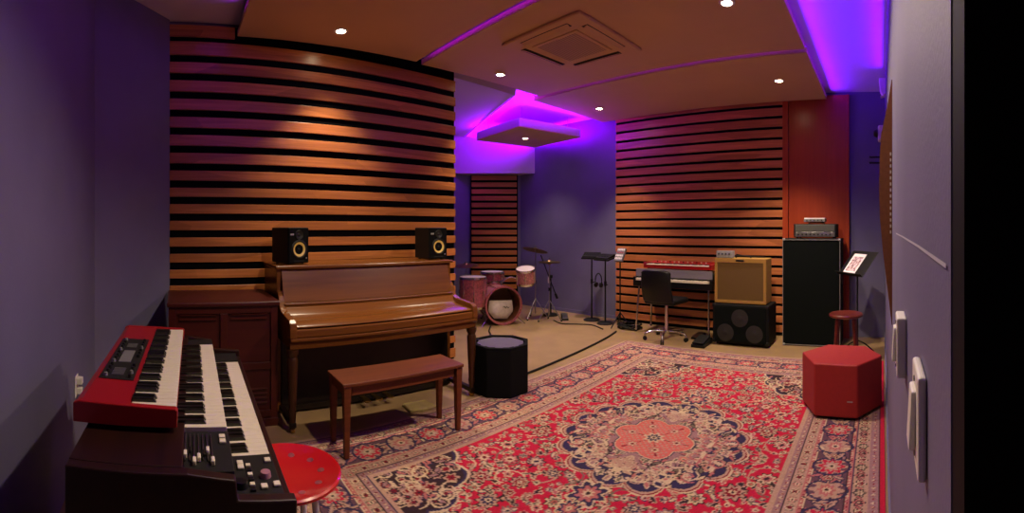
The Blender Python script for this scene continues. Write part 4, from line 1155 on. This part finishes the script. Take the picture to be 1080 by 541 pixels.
# ------------------------------------------------------------------ cables on the floor
def cable(pts, r, label, name='floor_cable'):
    b = B(); tube(b, smooth_path(pts, 10), r, 8)
    return tag(obj(name, b, M_rubber, None, smooth=True), label, 'cable')
cable([(-3.04, 2.72, 0.012), (-3.06, 3.05, 0.012), (-3.12, 3.6, 0.012), (-3.20, 4.2, 0.012), (-3.30, 4.75, 0.012), (-3.38, 5.05, 0.012)], 0.012, 'thick black cable running along the left edge of the rug')
cable([(-4.55, 5.1, 0.008), (-4.3, 5.0, 0.008), (-4.1, 5.12, 0.008), (-3.9, 5.2, 0.008), (-3.62, 5.08, 0.008)], 0.008, 'thin black cable snaking over the bare floor before the mixer stands')
b = B()
rc = random.Random(11)
pts = []
for k in range(120):
    a = k*2*PI/20; r = 0.115+0.035*math.sin(k*0.7)+0.01*rc.random()
    pts.append((r*1.15*math.cos(a), r*math.sin(a), 0.012+0.0105*(k//20)+0.004*math.sin(k*1.3)))
tube(b, pts, 0.009, 6)
tag(obj('coiled_cable', b, M_rubber, None, smooth=True, loc=(-3.36, 5.36, 0)), 'coil of black cable heaped on the floor below the pale mixer', 'cable')
cable([(-4.95, 4.2, 0.010), (-4.7, 3.95, 0.010), (-4.45, 3.75, 0.010), (-4.35, 3.4, 0.010)], 0.010, 'black cable trailing on the floor from under the drums')
# drum pedal
t = thing('drum_pedal', 'black and chrome pedal on the floor below the cymbals', 'foot pedal', (-4.42, 5.22, 0), 0.8)
b = B(); prism(b, [(0.0, 0.0), (0.0, 0.02), (0.22, 0.075), (0.24, 0.0)], -0.05, 0.05, M_YZ); obj('base', fix(b), M_black, t, bevel=0.004)
b = B(); box(b, -0.04, 0.04, 0.0, 0.21, 0.0, 0.006, T(0, 0.005, 0.03) @ rot('X', 14)); obj('foot_plate', b, M_steel, t, bevel=0.002)
# ------------------------------------------------------------------ Persian rug
RX0, RX1, RY0, RY1 = -2.86, 0.018, 0.50, 4.74
RW, RL = RX1-RX0, RY1-RY0
NX, NY = 376, 534
xs = np.linspace(-RW/2, RW/2, NX+1); ys = np.linspace(-RL/2, RL/2, NY+1)
X, Y = np.meshgrid(xs, ys, indexing='ij')
def C(r, g, b_): return np.array([lin(r), lin(g), lin(b_)])
RED, DRED, CREAM, ROSE, NAVY, CORAL, SAND, GREEN, DARK, MAUVE = (C(172, 30, 56), C(118, 24, 40), C(188, 164, 132), C(164, 96, 92), C(52, 44, 70), C(190, 98, 86), C(166, 132, 112), C(104, 94, 78), C(52, 36, 42), C(142, 106, 106))
img = np.empty(X.shape+(3,)); img[:] = RED
rs = np.random.RandomState(5)
def put(mask, col): img[mask] = col
def flower(cx, cy, r, petals, c_out, c_mid, c_in, ph=0.0, sq=1.0, edge=None):
    i0, i1 = np.searchsorted(xs, [cx-r*1.35, cx+r*1.35]); j0, j1 = np.searchsorted(ys, [cy-r*1.35, cy+r*1.35])
    if i1 <= i0 or j1 <= j0: return
    x = X[i0:i1, j0:j1]-cx; y = (Y[i0:i1, j0:j1]-cy)/sq
    d = np.hypot(x, y); a = np.arctan2(y, x)
    R = r*(0.82+0.18*np.cos(petals*(a+ph)))
    s = img[i0:i1, j0:j1]
    if edge is not None: s[d < R*1.18] = edge
    s[d < R] = c_out; s[d < R*0.66] = c_mid; s[d < R*0.34] = c_in; s[d < r*0.13] = DARK
def sym(fn):
    for sx in (1, -1):
        for sy in (1, -1): fn(sx, sy)
def stroke(pts, w_, col):
    for (ax, ay), (bx, by) in zip(pts, pts[1:]):
        lo = (min(ax, bx)-w_, min(ay, by)-w_); hi = (max(ax, bx)+w_, max(ay, by)+w_)
        i0, i1 = np.searchsorted(xs, [lo[0], hi[0]]); j0, j1 = np.searchsorted(ys, [lo[1], hi[1]])
        if i1 <= i0 or j1 <= j0: continue
        x = X[i0:i1, j0:j1]; y = Y[i0:i1, j0:j1]
        L2 = (bx-ax)**2+(by-ay)**2+1e-12
        tt = np.clip(((x-ax)*(bx-ax)+(y-ay)*(by-ay))/L2, 0, 1)
        img[i0:i1, j0:j1][np.hypot(x-ax-tt*(bx-ax), y-ay-tt*(by-ay)) < w_] = col
def curl(cx, cy, r, a0, turns, w_, col, sx=1, sy=1):
    n = int(14*turns)+4
    P = []
    for k in range(n+1):
        f = k/n; a = a0+turns*2*PI*f; q = r*(1-0.75*f)
        P.append((sx*(cx+q*math.cos(a)), sy*(cy+q*math.sin(a))))
    stroke(P, w_, col)
def leaf(cx, cy, L_, W_, a, col, edge, sx=1, sy=1):
    cx, cy = sx*cx, sy*cy; a = math.atan2(sy*math.sin(a), sx*math.cos(a))
    i0, i1 = np.searchsorted(xs, [cx-L_, cx+L_]); j0, j1 = np.searchsorted(ys, [cy-L_, cy+L_])
    if i1 <= i0 or j1 <= j0: return
    x = X[i0:i1, j0:j1]-cx; y = Y[i0:i1, j0:j1]-cy
    u = (x*math.cos(a)+y*math.sin(a))/L_*2; v = (-x*math.sin(a)+y*math.cos(a))/W_*2
    q = np.abs(v)+u*u
    s = img[i0:i1, j0:j1]
    s[q < 1.0] = edge; s[q < 0.62] = col
e = np.minimum(RW/2-np.abs(X), RL/2-np.abs(Y))
FB = 0.575
fx, fy = RW/2-FB, RL/2-FB
# field: vines, leaves and blossoms (mirrored in four)
for k in range(46):
    cx, cy = rs.uniform(0.0, fx), rs.uniform(0.0, fy)
    r = rs.uniform(0.07, 0.15); a0 = rs.uniform(0, 6.28); col = (SAND, CREAM, DARK, GREEN)[k % 4]
    sym(lambda sx, sy: curl(cx, cy, r, a0, 0.8, 0.0055, col, sx, sy))
for k in range(230):
    cx, cy, a = rs.uniform(0.02, fx), rs.uniform(0.02, fy), rs.uniform(0, 6.28)
    col, ed = ((GREEN, CREAM), (SAND, DARK), (CREAM, NAVY), (ROSE, CREAM), (DARK, SAND))[k % 5]
    sym(lambda sx, sy: leaf(cx, cy, rs.uniform(0.05, 0.085), 0.032, a, col, ed, sx, sy))
pl = []
for k in range(900):
    cx, cy, r = rs.uniform(0.0, fx-0.05), rs.uniform(0.0, fy-0.05), rs.choice([0.074, 0.064, 0.054])
    if all(math.hypot(cx-p[0], cy-p[1]) > (r+p[2])*1.45 for p in pl): pl.append((cx, cy, r))
for k in range(5000):
    cx, cy, r = rs.uniform(0.0, fx-0.03), rs.uniform(0.0, fy-0.03), rs.choice([0.034, 0.028, 0.022, 0.018])
    if all(math.hypot(cx-p[0], cy-p[1]) > (r+p[2])*1.08 for p in pl): pl.append((cx, cy, r))
for k, (cx, cy, r) in enumerate(pl):
    co, cm, ci = ((CREAM, ROSE, DARK), (SAND, NAVY, CREAM), (ROSE, CREAM, DRED), (CREAM, GREEN, CORAL), (SAND, DRED, CREAM), (MAUVE, CREAM, NAVY))[k % 6]
    sym(lambda sx, sy: flower(sx*cx, sy*cy, r, (5+k % 4) if r < 0.05 else 8, co, cm, ci, ph=k, edge=(GREEN if k % 2 else None) if r < 0.05 else DARK))
# medallion
A = np.arctan2(Y, X); D = np.hypot(X, Y/1.03)
def lobes(r, n, amp, ph=0.0): return r*(1-amp+amp*np.abs(np.cos(n*(A+ph)/2))**0.7)
D2 = np.hypot(X, Y)
R8 = lobes(0.64, 16, 0.13); put(D < R8, CREAM); put(D < R8-0.012, DRED); put(D < R8-0.022, SAND)
R8 = lobes(0.60, 16, 0.13); put(D < R8, NAVY); put(D < 0.40, MAUVE)
for ring, n, r, off in ((0.50, 16, 0.052, 0.0), (0.405, 16, 0.040, 0.5), (0.33, 12, 0.045, 0.0)):
    for k in range(n):
        a = 2*PI*(k+off)/n
        co, cm, ci = ((CREAM, ROSE, DARK), (ROSE, SAND, NAVY), (SAND, CORAL, CREAM))[k % 2 + (ring < 0.35)]
        flower(ring*math.cos(a), ring*math.sin(a), r, 6, co, cm, ci, ph=a)
for k in range(110):
    a = rs.uniform(0, PI/2); q = rs.uniform(0.28, 0.56); a2 = rs.uniform(0, 6.28); col = (ROSE, SAND, CREAM, MAUVE, GREEN)[k % 5]
    sym(lambda sx, sy: leaf(q*math.cos(a), q*math.sin(a), 0.08, 0.034, a2, col, (DARK, CREAM)[k % 2], sx, sy))
for k in range(20):
    a = rs.uniform(0, PI/2); q = rs.uniform(0.33, 0.54); a2 = rs.uniform(0, 6.28)
    sym(lambda sx, sy: curl(q*math.cos(a), q*math.sin(a), 0.06, a2, 0.9, 0.0055, (SAND, CREAM, ROSE)[k % 3], sx, sy))
R6 = 0.275*(0.78+0.22*np.abs(np.cos(3*A)))
put(D2 < R6+0.016, NAVY); put(D2 < R6+0.008, CREAM); put(D2 < R6, CORAL)
m = (D2 < R6-0.02) & (np.sin(X*150)*np.sin(Y*150) > 0.35); put(m, SAND)
m = (D2 < R6-0.03) & (np.abs(np.sin(3*A)) < 0.09) & (D2 > 0.05); put(m, DRED)
for k in range(6):
    a = 2*PI*k/6; flower(0.165*math.cos(a), 0.165*math.sin(a), 0.045, 6, ROSE, CREAM, DRED, ph=a)
flower(0, 0, 0.075, 8, CREAM, NAVY, CREAM)
# pendants along the long axis
for s in (1, -1):
    for cy, r in ((0.74, 0.10), (0.90, 0.06)): flower(0, s*cy, r, 8, NAVY, ROSE, CREAM, sq=1.2, edge=CREAM)
# corner spandrels
cxn, cyn = np.abs(X)-fx, np.abs(Y)-fy
dc = np.hypot(cxn, cyn/1.15); ac = np.arctan2(cyn, cxn)
RS = 0.50*(0.88+0.12*np.abs(np.cos(6*ac)))
inn = e > FB
put(inn & (dc < RS), CREAM); put(inn & (dc < RS-0.012), NAVY); put(inn & (dc < RS-0.03), DARK)
RS2 = 0.40*(0.88+0.12*np.abs(np.cos(5*ac)))
put(inn & (dc < RS2), DARK)
for k in range(80):
    q, a = rs.uniform(0.06, 0.46), rs.uniform(PI, 1.5*PI)
    cx, cy = fx+q*math.cos(a), fy+1.1*q*math.sin(a)
    col, ed = ((SAND, DARK), (ROSE, NAVY), (SAND, DRED), (MAUVE, DARK))[k % 4]
    if k % 2: sym(lambda sx, sy: leaf(cx, cy, 0.085, 0.034, k*1.3, col, ed, sx, sy))
    else: sym(lambda sx, sy: flower(sx*cx, sy*cy, 0.022+0.014*(k % 3), 6, col, ed, DRED))
    if k % 3 == 0: sym(lambda sx, sy: curl(cx, cy, 0.06, k, 0.9, 0.0055, CREAM, sx, sy))
# borders
put(e < FB, MAUVE)
def band(a, b_, col): put((e >= a) & (e < b_), col)
band(0.0, 0.028, SAND); img[(RW/2-X < 0.030)] = RED; band(0.028, 0.034, DARK); band(0.034, 0.085, MAUVE); band(0.085, 0.091, NAVY)
band(0.091, 0.175, SAND); band(0.175, 0.181, NAVY); band(0.181, 0.205, ROSE); band(0.205, 0.211, DARK)
band(0.211, 0.40, C(92, 64, 74)); band(0.40, 0.406, CREAM); band(0.406, 0.43, ROSE); band(0.43, 0.436, DARK)
band(0.436, 0.50, SAND); band(0.50, 0.506, DARK); band(0.506, 0.545, MAUVE); band(0.545, 0.551, NAVY); band(0.551, FB, SAND)
def walk(dist, step):
    """points along the rectangle inset by dist, with the tangent angle"""
    hx, hy = RW/2-dist, RL/2-dist
    out = []
    for ax in ('x', 'y'):
        h, o = (hx, hy) if ax == 'x' else (hy, hx)
        n = max(1, int(round(2*h/step)))
        for k in range(n):
            q = -h+(k+0.5)*2*h/n
            for s in (1, -1): out.append((q, s*o, 0.0, k) if ax == 'x' else (s*o, q, PI/2, k))
    return out
def along(x, y, a, du, dv):
    s = -1 if (a == 0 and y > 0) or (a > 1 and x > 0) else 1
    if a == 0: return x+du, y+s*dv
    return x+s*dv, y+du
for x, y, a, k in walk(0.060, 0.034): flower(x, y, 0.011, 4, (CREAM, ROSE)[k % 2], DRED, CREAM)
for x, y, a, k in walk(0.133, 0.085):
    flower(x, y, 0.032, 6, (CREAM, ROSE, GREEN)[k % 3], (DRED, DARK, CREAM)[k % 3], SAND, edge=DARK)
    for d_ in (-0.042,):
        px, py = along(x, y, a, d_, 0.0); leaf(px, py, 0.06, 0.02, a+0.9, ROSE, DARK)
for x, y, a, k in walk(0.193, 0.03): flower(x, y, 0.009, 4, CREAM, DRED, CREAM)
for x, y, a, k in walk(0.305, 0.235):
    co, cm, ci = ((SAND, ROSE, CREAM), (RED, SAND, CREAM))[k % 2]
    for d_ in (-0.117,):
        for dv in (-0.04, 0.04):
            px, py = along(x, y, a, d_, dv); leaf(px, py, 0.15, 0.045, a+(0.5 if dv > 0 else -0.5), (SAND, ROSE)[k % 2], NAVY)
        px, py = along(x, y, a, d_, 0); flower(px, py, 0.034, 6, SAND, DRED, CREAM, edge=DARK)
    for q in range(9):
        px, py = along(x, y, a, rs.uniform(-0.117, 0.117), rs.uniform(-0.085, 0.085))
        leaf(px, py, 0.09, 0.032, rs.uniform(0, 6.28), (SAND, ROSE, MAUVE, CREAM, SAND)[q % 5], (NAVY, DARK)[q % 2])
    for dv, du in ((0.07, 0.06), (-0.07, 0.06), (0.07, -0.06), (-0.07, -0.06)):
        px, py = along(x, y, a, du, dv); flower(px, py, 0.020, 5, ROSE, CREAM, DRED)
    flower(x, y, 0.080, 8, co, cm, ci, sq=(0.85 if a == 0 else 1.15), edge=SAND)
    rr_ = 0.108
    P = [(x+rr_*math.cos(q), y+rr_*0.85*math.sin(q)) for q in np.linspace(0, 2*PI, 28)]; stroke(P, 0.0075, NAVY)
for x, y, a, k in walk(0.418, 0.03): flower(x, y, 0.009, 4, CREAM, DRED, CREAM)
for x, y, a, k in walk(0.468, 0.07):
    flower(x, y, 0.025, 6, (ROSE, CREAM)[k % 2], (CREAM, DRED)[k % 2], DARK, edge=GREEN)
for x, y, a, k in walk(0.525, 0.035): flower(x, y, 0.012, 4, (SAND, CREAM)[k % 2], DRED, CREAM)
# yarn-level irregularity
img *= (1+0.20*(rs.rand(*X.shape)-0.5))[..., None]
img = np.clip(img, 0, 1)
nv = (NX+1)*(NY+1)
co = np.zeros((nv, 3), dtype=np.float32)
co[:, 0] = X.ravel(); co[:, 1] = Y.ravel(); co[:, 2] = 0.0095
co[:, 0] = RW/2-(RW/2-co[:, 0])*(1+0.065*np.clip((co[:, 1]+1.4)/RL, -0.2, 1))   # the rug lies a little out of square
I, J = np.meshgrid(np.arange(NX), np.arange(NY), indexing='ij')
v0 = (I*(NY+1)+J).ravel()
faces = np.stack([v0, v0+NY+1, v0+NY+2, v0+1], axis=1)
verts = [tuple(c) for c in co.tolist()]
fl = faces.tolist()
# turned-down edge so the rug has thickness
per = [(i*(NY+1)) for i in range(NX+1)] + [NX*(NY+1)+j for j in range(1, NY+1)] + [i*(NY+1)+NY for i in range(NX-1, -1, -1)] + [j for j in range(NY-1, 0, -1)]
base = len(verts)
for q in per: verts.append((verts[q][0], verts[q][1], 0.0005))
for k in range(len(per)):
    k2 = (k+1) % len(per); fl.append([per[k2], per[k], base+k, base+k2])
me = bpy.data.meshes.new('persian_rug'); me.from_pydata(verts, [], fl)
ca = me.color_attributes.new('weave', 'FLOAT_COLOR', 'POINT')
full = np.ones((len(verts), 4), dtype=np.float32)
full[:nv, :3] = img.reshape(-1, 3); full[nv:, :3] = DRED
ca.data.foreach_set('color', full.ravel())
m, nt, p = new_mat('persian_rug_weave')
at = nt.nodes.new('ShaderNodeAttribute'); at.attribute_name = 'weave'
tc = nt.nodes.new('ShaderNodeTexCoord')
n = nt.nodes.new('ShaderNodeTexNoise'); n.inputs['Scale'].default_value = 160; n.inputs['Detail'].default_value = 2
nt.links.new(tc.outputs['Object'], n.inputs['Vector'])
mr = nt.nodes.new('ShaderNodeMapRange'); mr.inputs['To Min'].default_value = 0.72; mr.inputs['To Max'].default_value = 1.28
nt.links.new(n.outputs['Fac'], mr.inputs['Value'])
sc_ = nt.nodes.new('ShaderNodeVectorMath'); sc_.operation = 'SCALE'
nt.links.new(at.outputs['Color'], sc_.inputs[0]); nt.links.new(mr.outputs['Result'], sc_.inputs['Scale'])
nt.links.new(sc_.outputs['Vector'], p.inputs['Base Color'])
p.inputs['Roughness'].default_value = 0.95; p.inputs['Specular IOR Level'].default_value = 0.1
me.materials.append(m)
rug = bpy.data.objects.new('persian_rug', me); COL.objects.link(rug)
rug.location = ((RX0+RX1)/2, (RY0+RY1)/2, 0)
tag(rug, 'large red Persian rug with floral medallion covering the floor', 'rug')
